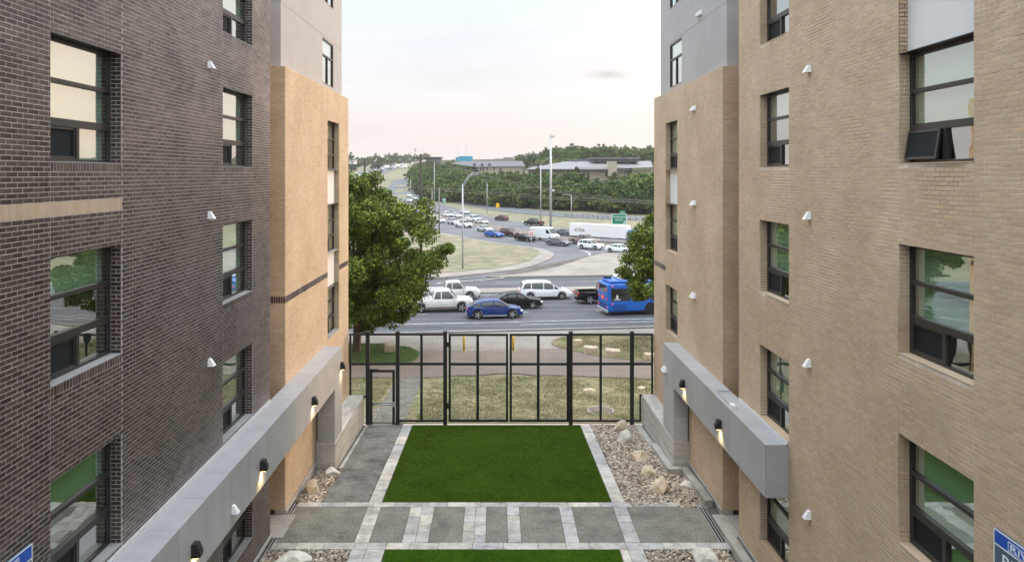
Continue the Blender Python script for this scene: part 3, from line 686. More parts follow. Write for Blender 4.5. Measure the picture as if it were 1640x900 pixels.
def window(par, S, d0, d1, z0, z1, rec=0.18, style='main', hopper=False, blind=0.0, pane_mat='glass', base=0.0):
    b = base
    fr = MB(); w = 0.055
    A0, A1 = b - rec - 0.07, b - rec
    S.box(fr, A0, A1, d0, d0 + w, z0, z1); S.box(fr, A0, A1, d1 - w, d1, z0, z1)
    S.box(fr, A0, A1, d0 + w, d1 - w, z0, z0 + w); S.box(fr, A0, A1, d0 + w, d1 - w, z1 - w, z1)
    H = z1 - z0; dm = (d0 + d1) / 2; cells = []
    if style == 'main':
        t1, t2 = z1 - 0.345 * H, z1 - 0.675 * H
        S.box(fr, A0, A1 + .012, d0 + w, d1 - w, t1 - .032, t1 + .032); S.box(fr, A0, A1 + .014, d0 + w, d1 - w, t2 - .055, t2 + .055)
        S.box(fr, A0, A1 + .012, dm - .035, dm + .035, z0 + w, t2 - .055)
        cells = [(d0 + w, d1 - w, t1 + .035, z1 - w), (d0 + w, d1 - w, t2 + .055, t1 - .035), (d0 + w, dm - .035, z0 + w, t2 - .055), (dm + .035, d1 - w, z0 + w, t2 - .055)]
    else:
        t1 = z1 - 0.36 * H
        S.box(fr, A0, A1 + .012, d0 + w, d1 - w, t1 - .03, t1 + .03); S.box(fr, A0, A1 + .012, dm - .03, dm + .03, z0 + w, t1 - .03)
        cells = [(d0 + w, d1 - w, t1 + .03, z1 - w), (d0 + w, dm - .03, z0 + w, t1 - .03), (dm + .03, d1 - w, z0 + w, t1 - .03)]
    wo = fr.build('window', M['bronze'], par)
    far_cell = (2 if S.g > 0 else 3) if style == 'main' else 1
    for i, (a, c, e, f) in enumerate(cells):
        if hopper and i == far_cell: continue
        S.box(MB(), A0 + .03, A0 + .038, a, c, e, f).build('pane', M['screen' if style == 'main' and i == far_cell else pane_mat], wo)
    if style == 'main':
        # operable sash in the half away from the camera
        a, c, e, f = cells[far_cell]; sm = MB(); k = .04
        for bb in ((a, a + k, e, f), (c - k, c, e, f), (a + k, c - k, e, e + k), (a + k, c - k, f - k, f)): sm.box(-.03, .0, bb[0] - a, bb[1] - a, bb[2] - f, bb[3] - f)
        if hopper:
            so = sm.build('sash', M['bronze']); so.location = (S.X(A1 + .02), a, f); so.rotation_euler = (0, math.radians(-9 * S.g), 0)
            so.parent = wo
            po = MB().box(-.018, -.012, k, c - a - k, e - f + k, -k).build('pane', M['screen']); po.location = so.location; po.rotation_euler = so.rotation_euler; po.parent = wo
        else:
            so = sm.build('sash', M['bronze']); so.location = (S.X(A1 - .005 if S.g > 0 else A1 - .035), a, f); so.parent = wo
    # room behind the glass
    r = MB(); q = 0.02
    for pts in (((A0 - 1.6, d0 - .6, z0 - .5), (A0 - 1.6, d1 + .6, z0 - .5), (A0 - 1.6, d1 + .6, z1 + .3), (A0 - 1.6, d0 - .6, z1 + .3)),
                ((A0 - q, d0 - .6, z0 - .5), (A0 - 1.6, d0 - .6, z0 - .5), (A0 - 1.6, d0 - .6, z1 + .3), (A0 - q, d0 - .6, z1 + .3)),
                ((A0 - q, d1 + .6, z0 - .5), (A0 - 1.6, d1 + .6, z0 - .5), (A0 - 1.6, d1 + .6, z1 + .3), (A0 - q, d1 + .6, z1 + .3)),
                ((A0 - q, d0 - .6, z0 - .5), (A0 - q, d1 + .6, z0 - .5), (A0 - 1.6, d1 + .6, z0 - .5), (A0 - 1.6, d0 - .6, z0 - .5)),
                ((A0 - q, d0 - .6, z1 + .3), (A0 - q, d1 + .6, z1 + .3), (A0 - 1.6, d1 + .6, z1 + .3), (A0 - 1.6, d0 - .6, z1 + .3))):
        r.quad(*[(S.X(p[0]), p[1], p[2]) for p in pts])
    r.build('room_lining', M['room'], wo)
    if blind:
        S.box(MB(), A0 - .05, A0 - .045, d0 + w, d1 - w, z1 - w - blind * (H - .1), z1 - .01).build('blind', M['blind'], wo)
    S.box(MB(), A1 + .002, b + .004, d0 + .003, d1 - .003, z0 - .004, z0 + .012).build('sill', M['silll'] if S.g > 0 else M['tbrick'], wo)
    # reveal of the opening: head and near jamb
    hd = MB(); S.box(hd, A0, b - .006, d0, d1, z1 + .002, z1 + .012); S.box(hd, A0, b - .006, d0 - .012, d0 - .002, z0, z1)
    hd.build('lintel', M['bronze'], wo)
    return wo

def building(S, label, mainmat, mainmort, name='apartment_building'):
    left = S.k == 'L'
    P = (S.k, S.x)
    root = thing(name, label, 'building', (S.X(-4), 15, 0), world=True)
    m1, m2 = M[mainmat], M['tbrick']
    # ---- main wall
    if left: wc = [(9.27, 11.04), (15.14, 17.0)]
    else: wc = [(9.33, 11.07), (15.2, 16.87)]
    holes = [(a, b, z0, z1) for a, b in wc for z0, z1 in rowz]
    if not left: holes = [h for h in holes] + [(9.33, 11.07, rowz[1][1], rowz[0][0])]
    wall = MB(); backing(wall, P, DN0, DM, ZB, ZTOP, holes)
    wo = wall.build('wall', M[mainmort], root)
    B = Bricks(); sol = []
    extra = []
    if left: extra.append((DN0, 11.04, 135 * C, 138 * C))
    sills = [(a, b, z0 - 0.0677 * 1.5, z0) for a, b in wc for z0, z1 in rowz]
    # rowlock sill under each window replaces one and a half courses; keep to two courses
    sills = [(a, b, z0 - 2 * C, z0) for a, b in wc for z0, z1 in rowz]
    if not left: sills = [s for s in sills]
    B.wall(P, DN0, DM, ZB, ZTOP, holes + extra + (sills if left else [(a, b, z0 - C, z0) for a, b in wc for z0, z1 in rowz]), [c for w in wc for c in w])
    rec = 0.18
    for a, b in wc:
        for z0, z1 in rowz:
            # far jamb of the opening
            x0, x1 = sorted((S.X(-rec), S.X(-0.012)))
            B.wall(('F', b), x0, x1, z0, z1)
            if left: B.wall(P, a, b, z0 - 2 * C, z0, soldier=True)
            backing(wall2 := MB(), ('F', b), min(S.X(-rec - .1), S.X(0)), max(S.X(-rec - .1), S.X(0)), z0, z1); wall2.build('jamb', M[mainmort], wo)
    lay(B.r, 300, m1, wo)
    if left:
        sb = Bricks(); sb.wall(P, DN0, 11.04, 135 * C, 138 * C, soldier=True); brick_mesh('soldier_course', sb.r, M['tbrick'], wo)
    # end of the main wall facing the notch, and back of the notch (dark, plain)
    ne = MB(); x0, x1 = sorted((S.X(-1.7), S.X(-.004)))
    ne.quad((x0, DM, ZB - .2), (x1, DM, ZB - .2), (x1, DM, ZTOP), (x0, DM, ZTOP)); ne.quad((S.X(-1.7), DM, ZB - .2), (S.X(-1.7), DW, ZB - .2), (S.X(-1.7), DW, ZTOP), (S.X(-1.7), DM, ZTOP))
    ne.build('notch_wall', M['tbrick'], root)
    # part of the block beside and behind the camera, roof, back
    sh = MB(); S.box(sh, -9, -0.02, -13, DN0, -0.1, ZTOP); sh.build('near_block', M[mainmat], root)
    rf = MB(); S.box(rf, -9, -0.01, DN0, DM, ZTOP, ZTOP + .25); S.box(rf, -9, -0.3, DW + .4, DE - .05, ZG, ZG + .2); S.box(rf, -9.0, -8.7, DN0, DE, 0, ZTOP - .01)
    rf.build('roof', M['roofd'], root)
    # ---- windows
    bl = random.Random(3 if left else 9)
    for i, (a, b) in enumerate(wc):
        for j, (z0, z1) in enumerate(rowz):
            window(root, S, a, b, z0, z1, rec, hopper=(not left and i == 0 and j == 1), blind=(0.66, 0.33, 1.0, 0.66, 0.33)[(j * 2 + i * 3 + (0 if left else 1)) % 5])
    if not left:
        S.box(MB(), -rec - .05, -rec + .03, 9.33, 11.07, rowz[1][1] + .013, rowz[0][0] - .013).build('spandrel', M['spandrel'], root)
        x0, x1 = sorted((S.X(-rec), S.X(-0.012)))
        jb = Bricks(); jb.wall(('F', 11.07), x0, x1, rowz[1][1], rowz[0][0]); brick_mesh('jamb_bricks', jb.r, m1, wo)
    # ---- wing
    slot = (24.6, 26.4) if left else (24.5, 26.2)
    wz = [(rowz[1][0], rowz[1][1]), (rowz[2][0], rowz[2][1]), (rowz[3][0], rowz[3][1])]
    gaps = [(wz[1][1], wz[0][0])] + ([(wz[2][1], wz[1][0])] if left else [])
    wh = [(slot[0], slot[1], a, b) for a, b in wz + gaps]
    ww = MB(); backing(ww, P, DW, DE, ZB, ZW, wh)
    xa, xb = sorted((S.X(-1.7), S.X(0)))
    backing(ww, ('F', DW), xa, xb, ZB, ZW)
    wwo = ww.build('wing_wall', M['tmortar'], root)
    st0, st1 = 89 * C, 92 * C
    stripe = [(DW, DE, st0, st1)] if left else [(slot[1], DE, st0, st1)]
    B2 = Bricks()
    B2.wall(P, DW, DE, ZB, ZW - C, wh + stripe, slot)
    B2.wall(('F', DW), xa, xb, ZB, ZW - C, [(xa, xb, st0, st1)] if left else [])
    xr0, xr1 = sorted((S.X(-.19), S.X(-.012)))
    for a, b in wz + gaps: B2.wall(('F', slot[1]), xr0, xr1, a, b)
    jm = MB(); backing(jm, ('F', slot[1]), min(S.X(-.3), S.X(0)), max(S.X(-.3), S.X(0)), wz[2][0], wz[0][1]); jm.build('jamb', M['tmortar'], wwo)
    brick_mesh('brickwork', B2.r, M['tbrick'], wwo)
    B3 = Bricks(); B3.wall(P, stripe[0][0], DE, st0, st1, soldier=True) if not left else (B3.wall(P, DW, slot[0], st0, st1, soldier=True), B3.wall(P, slot[1], DE, st0, st1, soldier=True), B3.wall(('F', DW), xa, xb, st0, st1, soldier=True))
    brick_mesh('stripe_course', B3.r, M['dbrick'], wwo)
    B4 = Bricks(); B4.wall(P, DW, DE, ZW - C, ZW, ); B4.wall(('F', DW), xa, xb, ZW - C, ZW); brick_mesh('coping_course', B4.r, M['tbrick'], wwo)
    we = MB(); S.box(we, -8.5, -.005, DE - .004, DE + .1, 0, ZW); S.box(we, -8.5, -.005, DW + .01, DE, ZW - .02, ZW + .004); we.build('wing_end', M['tbrick'], root)
    for a, b in wz: window(root, S, slot[0], slot[1], a, b, 0.19, blind=bl.choice([0.33, 0.66, 1.0]))
    for a, b in gaps: S.box(MB(), -.24, -.17, slot[0], slot[1], a + .013, b - .013).build('spandrel', M['spandrel'], root)
    # ---- grey stucco storeys over the wing
    gset = .25; gd0 = 20.02; gw = [(24.85, 26.5, CZ + 3.3, CZ + 4.95), (24.85, 26.5, CZ + 6.33, CZ + 7.98)]
    gm = MB(); GP = (S.k, S.X(-gset)); backing(gm, GP, gd0, DE - .02, ZW, ZG, gw, 0.0)
    ga, gb = sorted((S.X(-6), S.X(-gset))); backing(gm, ('F', gd0), ga, gb, ZW, ZG, (), 0.0); S.box(gm, -6, -gset - .001, DE - .1, DE - .02, ZW, ZG)
    go = gm.build('stucco_wall', M['stucco'], root)
    for zz in (CZ + 5.03, CZ + 8.05):
        rv = MB(); S.box(rv, -gset - .02, -gset + .003, gd0 - .003, DE - .02, zz - .012, zz + .012); rv.box(ga, gb, gd0 - .003, gd0 + .01, zz - .012, zz + .012); rv.build('reveal_joint', mat('reveal_grey', (0.30, 0.30, 0.31), 0.9), go)
    for a, b, c, d in gw: window(root, S, a, b, c, d, 0.02, style='small', base=-gset, blind=0.55 if d < CZ + 5 else 0)
    # ---- canopy
    pa = 0.63 if left else 0.52; zt = CZ - 6.03 if left else CZ - 5.99; zb = zt - 1.17
    cd0, cd1 = (DN0, 24.08) if left else (15.2, 24.44)
    cm = MB(); S.box(cm, -.0, pa - .012, cd0 + .012, cd1 - .012, zb + .012, zt - .012)
    S.box(cm, 0.02, pa - .012, 23.0 + .012, cd1 - .012, zt - 2.95, zb + .01)
    co = cm.build('canopy', M['seam'], root)
    n = round((cd1 - cd0) / 1.16); st = (cd1 - cd0) / n; g = .004
    for i in range(n):
        a, b = cd0 + i * st + g, cd0 + (i + 1) * st - g
        S.box(MB(), pa - .010, pa, a, b, zb, zt - .014).build('fascia_panel', M['canopy'], co)
        S.box(MB(), -.0, pa, a, b, zt - .010, zt + .004).build('roof_panel', M['canopy'], co)
        S.box(MB(), .0, pa - .014, a, b, zb - .002, zb + .010).build('soffit_panel', M['canopy'], co)
    if not left: S.box(MB(), .004, pa - .014, cd0, cd0 + .010, zb + .012, zt - .012).build('end_panel', M['canopy'], co)
    S.box(MB(), .02, pa - .012, cd1 - .010, cd1, zt - 2.95, zt - .012).build('end_panel', M['canopy'], co)
    for a, b in ((zt - 2.95, zt - 2.12), (zt - 2.112, zb - .004)):
        S.box(MB(), .05, pa - .014, 23.0, 23.01, a, b).build('post_panel', M['canopy'], co)
        S.box(MB(), pa - .010, pa, 23.004, cd1 - .004, a, b).build('post_panel', M['canopy'], co)
    S.box(MB(), .0, .05, cd0, min(cd1, DM - .1), zt + .005, zt + .05).build('wall_flashing', M['flash'], co)
    # ---- plinth below the post, footing along the wall
    zp = zt - 2.955
    pm = MB(); S.box(pm, -.0, pa + .01, 23.0 - .015, 27.95, -0.7, zp); po_ = pm.build('plinth', M['boardcon'], root); bevel(po_, .012)
    for i in range(5): S.box(MB(), pa + .0105, pa + .016 + .004 * (i % 2), 23.0, 27.94, zp - .02 - .21 * (i + 1), zp - .03 - .21 * i).build('form_board', M['boardcon'], po_)
    fm = MB(); S.box(fm, -.3, .03, DW, 23.0, -.2, ZB - .002); S.box(fm, -.3, .03, DN0, DM, -.2, ZB - .002); S.box(fm, -1.7, -.95, DM, DW, -.2, .06)
    fm.build('footing', M['concrete'], root)
    fl = MB(); S.box(fl, .031, .045, DW, 23.0, ZB - .03, ZB + .02); S.box(fl, .031, .045, DN0, DM, ZB - .03, ZB + .02); fl.build('base_flashing', M['flash'], root)
    # ---- vents
    def vent(d, z, a=0.0, double=False):
        for k in ((-.11, .11) if double else (0,)):
            v = MB(); w = .075; y = d + k
            f = lambda aa, yy, zz: (S.X(a + aa), yy, zz)
            pts = [f(0.001, y - w, z - .075), f(0.001, y + w, z - .075), f(0.001, y + w * .8, z + .08), f(0.001, y - w * .8, z + .08), f(.13, y - w * .9, z - .075), f(.13, y + w * .9, z - .075), f(.04, y + w * .5, z + .08), f(.04, y - w * .5, z + .08)]
            v.v = pts; v.f = [(0, 1, 5, 4), (3, 2, 6, 7), (4, 5, 6, 7), (0, 4, 7, 3), (1, 5, 6, 2)]
            vo = v.build('vent_hood', M['white'], root)
    vd = 14.4 if left else 14.2
    for h in ([-2.28, .86, 3.94] if left else [-2.17, .86, 3.9, 7.03]): vent(vd, CZ - h)
    if left: vent(14.06, CZ - 6.85, pa)
    else:
        for h in (-2.14, .94, 3.95): vent(22.4, CZ - h, double=True)
        vent(22.6, CZ + 5.28, -gset, True); vent(24.1, CZ - 7.03 + .2, pa, True)
        cp = MB(); cp.tube([(S.X(.05), 18.9, zt + .03), (S.X(.40), 18.9, zt + .03), (S.X(.42), 17.7, zt + .03)], .015, 6); cp.build('conduit', M['steel'], root)
        MB().box(S.X(.42) - .06, S.X(.42) + .06, 17.5, 17.7, zt + .004, zt + .1).build('junction_box', M['white'], root)
    if left:
        MB().tube([(S.X(.06), 22.9, -.05), (S.X(.06), 22.9, .75), (S.X(.02), 22.9, .85)], .03, 8).build('downpipe', M['steel'], root)
    return root, pa, zt, zb

bL, paL, ztL, zbL = building(SL, 'dark brown brick apartment building with tan brick wing and long grey canopy', 'dbrick', 'dmortar')
bR, paR, ztR, zbR = building(SR, 'tan brick apartment building with short grey canopy and white vent hoods', 'tbrick', 'tmortar')

# wall lamps on the canopy fascias
def wall_lamp(S, a, d, z, label):
    t = thing('wall_lamp', label, 'wall lamp', (S.X(a), d, z), group='black wall lamps on the canopies', rotz=0 if S.g > 0 else math.pi)
    b = MB(); w = .075
    p = [(0, -w, -.12), (0, w, -.12), (0, w, .12), (0, -w, .12), (.15, -w * .9, -.12), (.15, w * .9, -.12), (.165, w * .9, -.045), (.165, -w * .9, -.045), (.10, w * .85, .125), (.10, -w * .85, .125)]
    b.v = p; b.f = [(4, 5, 6, 7), (7, 6, 8, 9), (9, 8, 2, 3), (0, 4, 7, 9, 3), (1, 2, 8, 6, 5), (0, 3, 2, 1)]
    b.build('housing', M['black'], t)
    MB().box(.02, .13, -w * .8, w * .8, -.128, -.110).build('lens', M['lens'], t)
    l = bpy.data.lights.new('lamp_light', 'SPOT'); l.energy = 48; l.color = (1.0, .70, .30); l.spot_size = math.radians(120); l.spot_blend = 1.0; l.shadow_soft_size = .09
    lo = bpy.data.objects.new('lamp_light', l); COL.objects.link(lo); lo.parent = t; lo.location = (.08, 0, -.145); lo.rotation_euler = (0, math.radians(18), 0)
for d, lab in ((12.2, 'black wedge wall lamp on long canopy over the second lower window'), (15.75, 'black wedge wall lamp on long canopy beside the white vent hood'),
               (20.2, 'black wedge wall lamp on long canopy below the tan wing corner'), (23.9, 'black wedge wall lamp at street end of the long canopy')):
    wall_lamp(SL, paL, d, CZ - 6.66, lab)
for d, lab in ((21.7, 'black wedge wall lamp on short canopy near its post'), (18.2, 'black wedge wall lamp on short canopy over the wall notch')):
    wall_lamp(SR, paR, d, CZ - 6.62, lab)

# signs on the walls
def text_mesh(s, size, ext=0.002, align='LEFT'):
    cu = bpy.data.curves.new('text', 'FONT'); cu.body = s; cu.size = size; cu.extrude = ext; cu.align_x = align; cu.resolution_u = 2
    o = bpy.data.objects.new('text', cu); COL.objects.link(o); bpy.context.view_layer.update()
    me = bpy.data.meshes.new_from_object(o.evaluated_get(bpy.context.evaluated_depsgraph_get()))
    COL.objects.unlink(o); bpy.data.objects.remove(o); return me
def wall_sign(S, dfar, ztop, width, height, label):
    t = thing('building_sign', label, 'sign', (S.X(0), dfar, ztop))
    # local axes: reading direction u along the wall, up z
    ud = 1 if S.g > 0 else -1
    if S.g > 0: start = dfar - width
    t.location = (S.X(.01), dfar if S.g < 0 else dfar - width, ztop)
    t.rotation_euler = (math.pi / 2, 0, math.pi / 2 if S.g > 0 else -math.pi / 2)
    MB().box(0, width, -height, 0, 0, .03).build('panel', M['sslate'], t)
    MB().box(.015, width - .015, -.18, -.012, .0301, .034).build('header', M['sblue'], t)
    bd = MB(); bd.box(0, width, -.012, 0, .0302, .036); bd.box(0, .012, -height, -.013, .0302, .036); bd.box(width - .012, width, -height, -.013, .0302, .036); bd.box(.013, width - .013, -.197, -.181, .0302, .036)
    bd.build('border', M['swhite'], t)
    lg = MB(); x0, x1, y0, y1, e = .25, width - .25, -.163, -.045, .006
    for q in ((x0, x1, y1 - e, y1), (x0, x1, y0, y0 + e), (x0, x0 + e, y0 + e, y1 - e), (x1 - e, x1, y0 + e, y1 - e)): lg.box(*q, .0342, .038)
    lg.build('logo_box', M['swhite'], t)
    o = obj('lettering', text_mesh('RIVERSIDE', .115, .002), M['swhite'], t); o.location = (.275, -.145, .037)
    bx = max(v.co.x for v in o.data.vertices); o.scale = ((width - .55) / bx, 1, 1)
    o = obj('lettering', text_mesh('BUILDING', .23, .002), M['swhite'], t); o.location = (.13, -.42, .033)
    bx = max(v.co.x for v in o.data.vertices); o.scale = ((width - .26) / bx, 1, 1)
wall_sign(SR, 6.5 * F / (1597 - VX), CZ - (844 - VY) * (6.5 * F / (1597 - VX)) / F, 1.5, 1.0, 'blue and slate building sign on the tan brick wall')
wall_sign(SL, 6.0 * F / (VX - 46.5), CZ - (869 - VY) * (6.0 * F / (VX - 46.5)) / F, 1.5, 1.0, 'blue building sign on the dark brown brick wall')

# kerbs, drains and steps at the foot of the walls
def kerbrun(pts, w, h, label):
    mb = MB(); lo = []
    for (x, y) in pts: lo.append((x, y))
    n = len(lo); L_ = []; R_ = []
    for i in range(n):
        p = Vector(lo[i]); d1 = (p - Vector(lo[i - 1])).normalized() if i else None; d2 = (Vector(lo[i + 1]) - p).normalized() if i < n - 1 else None
        d = ((d1 or d2) + (d2 or d1)).normalized(); nn = Vector((-d.y, d.x)); k = w / 2 / max(.5, nn.dot(Vector((-(d1 or d2).y, (d1 or d2).x))))
        L_.append(p + nn * k); R_.append(p - nn * k)
    for i in range(n - 1):
        q = [L_[i], L_[i + 1], R_[i + 1], R_[i]]
        mb.prism([(v.x, v.y, T(0, v.y) - .25) for v in q], [(v.x, v.y, T(0, v.y) + h) for v in q])
    o = mb.build('kerb', M['concrete']); bevel(o, .012); tag(o, label, 'kerb'); return o
kerbrun([(5.80, 27.95), (5.80, 24.7)], .24, .03, 'flush concrete kerb beside the board-formed plinth and gravel')
kerbrun([(5.82, 25.2), (5.82, 22.75), (6.28, 22.75), (6.28, 20.15)], .24, .17, 'stepped concrete kerb round the canopy post and tan wing')
kerbrun([(6.24, 18.35), (6.24, 12)], .24, .16, 'straight concrete kerb along the tan main wall')
kerbrun([(-5.20, 27.9), (-5.20, 23.1)], .12, .03, 'narrow concrete edging between plinth and walk')
def drain(x, y0, y1, label):
    t = thing('trench_drain', label, 'drain', (x, y0, 0))
    MB().box(-.07, .07, 0, y1 - y0, -.05, .006).build('channel', M['black'], t)
    for s in (-.085, .07): MB().box(s, s + .016, 0, y1 - y0, -.05, .018).build('rail', M['steel'], t)
    MB().box(-.012, .012, 0, y1 - y0, .0065, .016).build('bar', M['steel'], t)
drain(6.02, 17.7, 20.25, 'narrow steel trench drain before the tan wall notch')
drain(-5.9, 16.8, 20.3, 'narrow steel trench drain before the dark wall notch')
for S, sg in ((SL, 'dark'), (SR, 'tan')):
    t = thing('entry_step', 'grey concrete entry steps in the notch of the %s building' % sg, 'steps', (S.X(.0), DM, 0))
    for k in range(3):
        x0, x1 = sorted((S.g * (.32 - .42 * k), S.g * (.32 - .42 * (k + 1) + .01)))
        MB().box(x0, x1, .03, DW - DM - .03, -.1, .012 + .004 * (3 - k)).build('tread', M['concrete'], t)
# ------------------------------------------------------------------ fence and gates
FD = 28.05
ZT_, ZM_, ZL_ = CZ - 6.50, CZ - 7.74, CZ - 10.10
def fx(px): return (px - VX) * FD / F
def wires(name, x0, x1, z0, z1, parent, y=FD):
    mb = MB(); r = .0016; x = x0
    while x < x1: mb.box(x - r, x + r, y - r, y + r, z0, z1); x += .05
    z = z0
    while z < z1: mb.box(x0, x1, y + r * 1.1, y + r * 3, z - r, z + r); z += .05
    return stuff(mb.build(name, M['fence'], parent))
fence = thing('courtyard_fence', 'tall black steel fence with wire mesh between the two brick buildings', 'fence', (0, FD, T(0, FD)), world=True)
def post(px, w=.15, top=.06, bot=10.36):
    x = fx(px); mb = MB(); mb.box(x - w / 2, x + w / 2, FD - w / 2, FD + w / 2, CZ - bot - .3, ZT_ + top); o = mb.build('post', M['fence'], fence); bevel(o, .008)
    MB().box(x - w / 2 - .008, x + w / 2 + .008, FD - w / 2 - .008, FD + w / 2 + .008, ZT_ + top + .001, ZT_ + top + .025).build('post_cap', M['fence'], o)
for px in (589, 637, 713, 914, 1012): post(px)
def bar(par, x0, x1, z0, z1, name='rail', d=.06): return MB().box(x0, x1, FD - d / 2, FD + d / 2, z0, z1).build(name, M['fence'], par)
def fpanel(pa, pb, zlo, mull=(), mid=True, par=None, ins=.075):
    par = par or fence; x0, x1 = fx(pa) + ins, fx(pb) - ins
    bar(par, x0, x1, ZT_ - .08, ZT_); bar(par, x0, x1, zlo - .0, zlo + .08)
    if mid: bar(par, x0, x1, ZM_ - .05, ZM_ + .05)
    for m in mull: bar(par, fx(m) - .05, fx(m) + .05, zlo + .08, ZT_ - .08, 'mullion', .055)
    wires('wire_mesh', x0, x1, zlo + .06, ZT_ - .06, par)
bar(fence, fx(559.5), fx(559.5) + .08, CZ - 9.12, ZT_, 'end_post'); fpanel(561, 589, CZ - 9.12, ins=.06)
fpanel(637, 713, ZL_, (675,)); fpanel(914, 1012, ZL_, (962,))
# infill over the pedestrian gate
bar(fence, fx(589) + .075, fx(637) - .075, ZT_ - .08, ZT_); bar(fence, fx(589) + .075, fx(637) - .075, ZM_ - .05, ZM_ + .05)
wires('wire_mesh', fx(589) + .07, fx(637) - .07, ZM_, ZT_ - .06, fence)
# stepped bay over the plinth on the far side
x0, x1, xm = fx(1012) + .075, fx(1046), fx(1024)
bar(fence, x1 - .08, x1, CZ - 8.98, ZT_, 'end_post'); bar(fence, x0, x1 - .08, ZT_ - .08, ZT_); bar(fence, x0, x1 - .08, ZM_ - .05, ZM_ + .05)
bar(fence, xm, x1 - .08, CZ - 9.06, CZ - 8.98); bar(fence, xm, xm + .07, ZL_, CZ - 9.06, 'mullion'); bar(fence, x0, xm, ZL_, ZL_ + .08)
wires('wire_mesh', x0, xm + .02, ZL_, ZT_ - .05, fence); wires('wire_mesh', xm + .04, x1 - .05, CZ - 9.0, ZT_ - .05, fence)
# double gate
for pa, pb, pm, lab in ((718.5, 813.8, 765, 'black double gate leaf hinged beside the pedestrian gate'), (816.2, 911, 862, 'black double gate leaf hinged beside the gravel bed')):
    g = thing('gate_leaf', lab, 'gate', (fx(pa), FD, ZL_), group='double gate leaves', world=True)
    a, b = fx(pa), fx(pb); zt = ZT_ - .01; zl = ZL_ - .0
    bar(g, a, a + .09, zl, zt, 'stile'); bar(g, b - .09, b, zl, zt, 'stile')
    bar(g, a + .09, b - .09, zt - .09, zt); bar(g, a + .09, b - .09, zl, zl + .09); bar(g, a + .09, b - .09, ZM_ - .06, ZM_ + .04)
    bar(g, fx(pm) - .055, fx(pm) + .055, zl + .09, zt - .09, 'mullion', .055)
    wires('wire_mesh', a + .05, b - .05, zl + .05, zt - .05, g)
    hx = a - .03 if pa < 790 else b + .03
    for z in (CZ - 6.95, CZ - 9.45): MB().box(hx - .05, hx + .05, FD - .05, FD + .0, z - .10, z + .10).build('hinge', M['fence'], g)
g = thing('pedestrian_gate', 'narrow black gate with steel push bar beside the board-formed plinth', 'gate', (fx(592), FD, CZ - 10.4), world=True)
a, b, zt, zl = fx(592.5), fx(632.5), CZ - 7.98, CZ - 10.38
for q in ((a, a + .10, zl, zt), (b - .10, b, zl, zt)): bar(g, *q, 'stile')
for q in ((zt - .10, zt), (zl, zl + .12), (CZ - 9.42, CZ - 9.35)): bar(g, a + .10, b - .10, *q)
wires('wire_mesh', a + .06, b - .06, zl + .05, zt - .05, g)
MB().tube([(a + .15, FD - .09, CZ - 9.38), (b - .02, FD - .09, CZ - 9.36)], .028, 8).build('push_bar', M['steel'], g, True)
MB().box(b - .10, b + .02, FD - .12, FD - .03, CZ - 9.46, CZ - 9.28).build('latch', M['steel'], g)
MB().box(a - .02, a + .35, FD - .12, FD - .03, zt - .02, zt + .05).build('gate_closer', M['fence'], g)

# ------------------------------------------------------------------ trees
def leaf_cloud(cent, rad, nleaf, size, elong=1.9, seed=1, droop=0.0):
    g = np.random.default_rng(seed); k = len(cent)
    ci = g.integers(0, k, nleaf); C_ = np.array(cent)[ci]; Rr = np.array(rad)[ci]
    d = g.normal(size=(nleaf, 3)); d /= np.linalg.norm(d, axis=1)[:, None]
    P = C_ + d * (g.random(nleaf) ** .45)[:, None] * Rr[:, None] * np.array([1, 1, .72])
    a = g.normal(size=(nleaf, 3)) * .75 + d * .5 + np.array([0, 0, .1 - droop]); a /= np.linalg.norm(a, axis=1)[:, None]
    b = np.cross(a, g.normal(size=(nleaf, 3))); b /= np.linalg.norm(b, axis=1)[:, None] + 1e-6
    s = size * (.6 + .8 * g.random(nleaf))[:, None]
    return np.stack([P - a * s * elong * .5, P + b * s * .5, P + a * s * elong * .5, P - b * s * .5], 1)
def crown_centres(rx, ry, rz, n, seed, cz=0.0, shell=.55, lump=.35):
    rr = random.Random(seed); res = []
    while len(res) < n:
        p = Vector((rr.uniform(-1, 1), rr.uniform(-1, 1), rr.uniform(-1, 1)))
        L_ = p.length
        if L_ > 1 or L_ < shell * rr.random() ** .3: continue
        k = 1 + lump * noise.noise(p.normalized() * 2.3 + Vector((seed * 3.1, 0, 0)))
        if p.z < 0: p.z *= .85
        res.append((p.x * rx * k, p.y * ry * k, cz + p.z * rz * k))
    return res
def big_tree(loc, height, r, cz, rz, seed, label, nclump, nleaf, trunk_r, size=.17):
    t = thing('broadleaf_tree', label, 'tree', loc)
    c = crown_centres(r, r, rz, nclump, seed, cz, .38, .36); rad = [R.uniform(.45, 1.0) * r * .185 for _ in c]
    tri_cloud('crown', leaf_cloud(c, rad, nleaf, size, seed=seed), M['leaf'], t)
    mb = MB(); b = cz - rz * .55
    mb.tube([(0, 0, -.3), (0.02, 0, .4), (.05, .03, b * .7), (0, 0, b), (.1, .1, cz), (.05, 0, cz + rz * .5)], [trunk_r * 1.35, trunk_r, trunk_r * .9, trunk_r * .8, trunk_r * .5, .04], 10, False)
    rr = random.Random(seed)
    for q in rr.sample(c, 34):
        z0 = rr.uniform(b * .8, cz + rz * .1); p = Vector(q); m_ = p * .5 + Vector((0, 0, z0 * .5 + .2))
        mb.tube([(0, 0, z0), m_, p], [trunk_r * .42, trunk_r * .24, .025], 6, False)
    mb.build('trunk', M['bark'], t, True)
    return t
x, y = onground(571, 566)
big_tree((x, y, T(x, y)), 11, 5.7, 5.9, 5.0, 21, 'large leafy tree with reddish trunk on the green verge', 300, 150000, .26, .105)
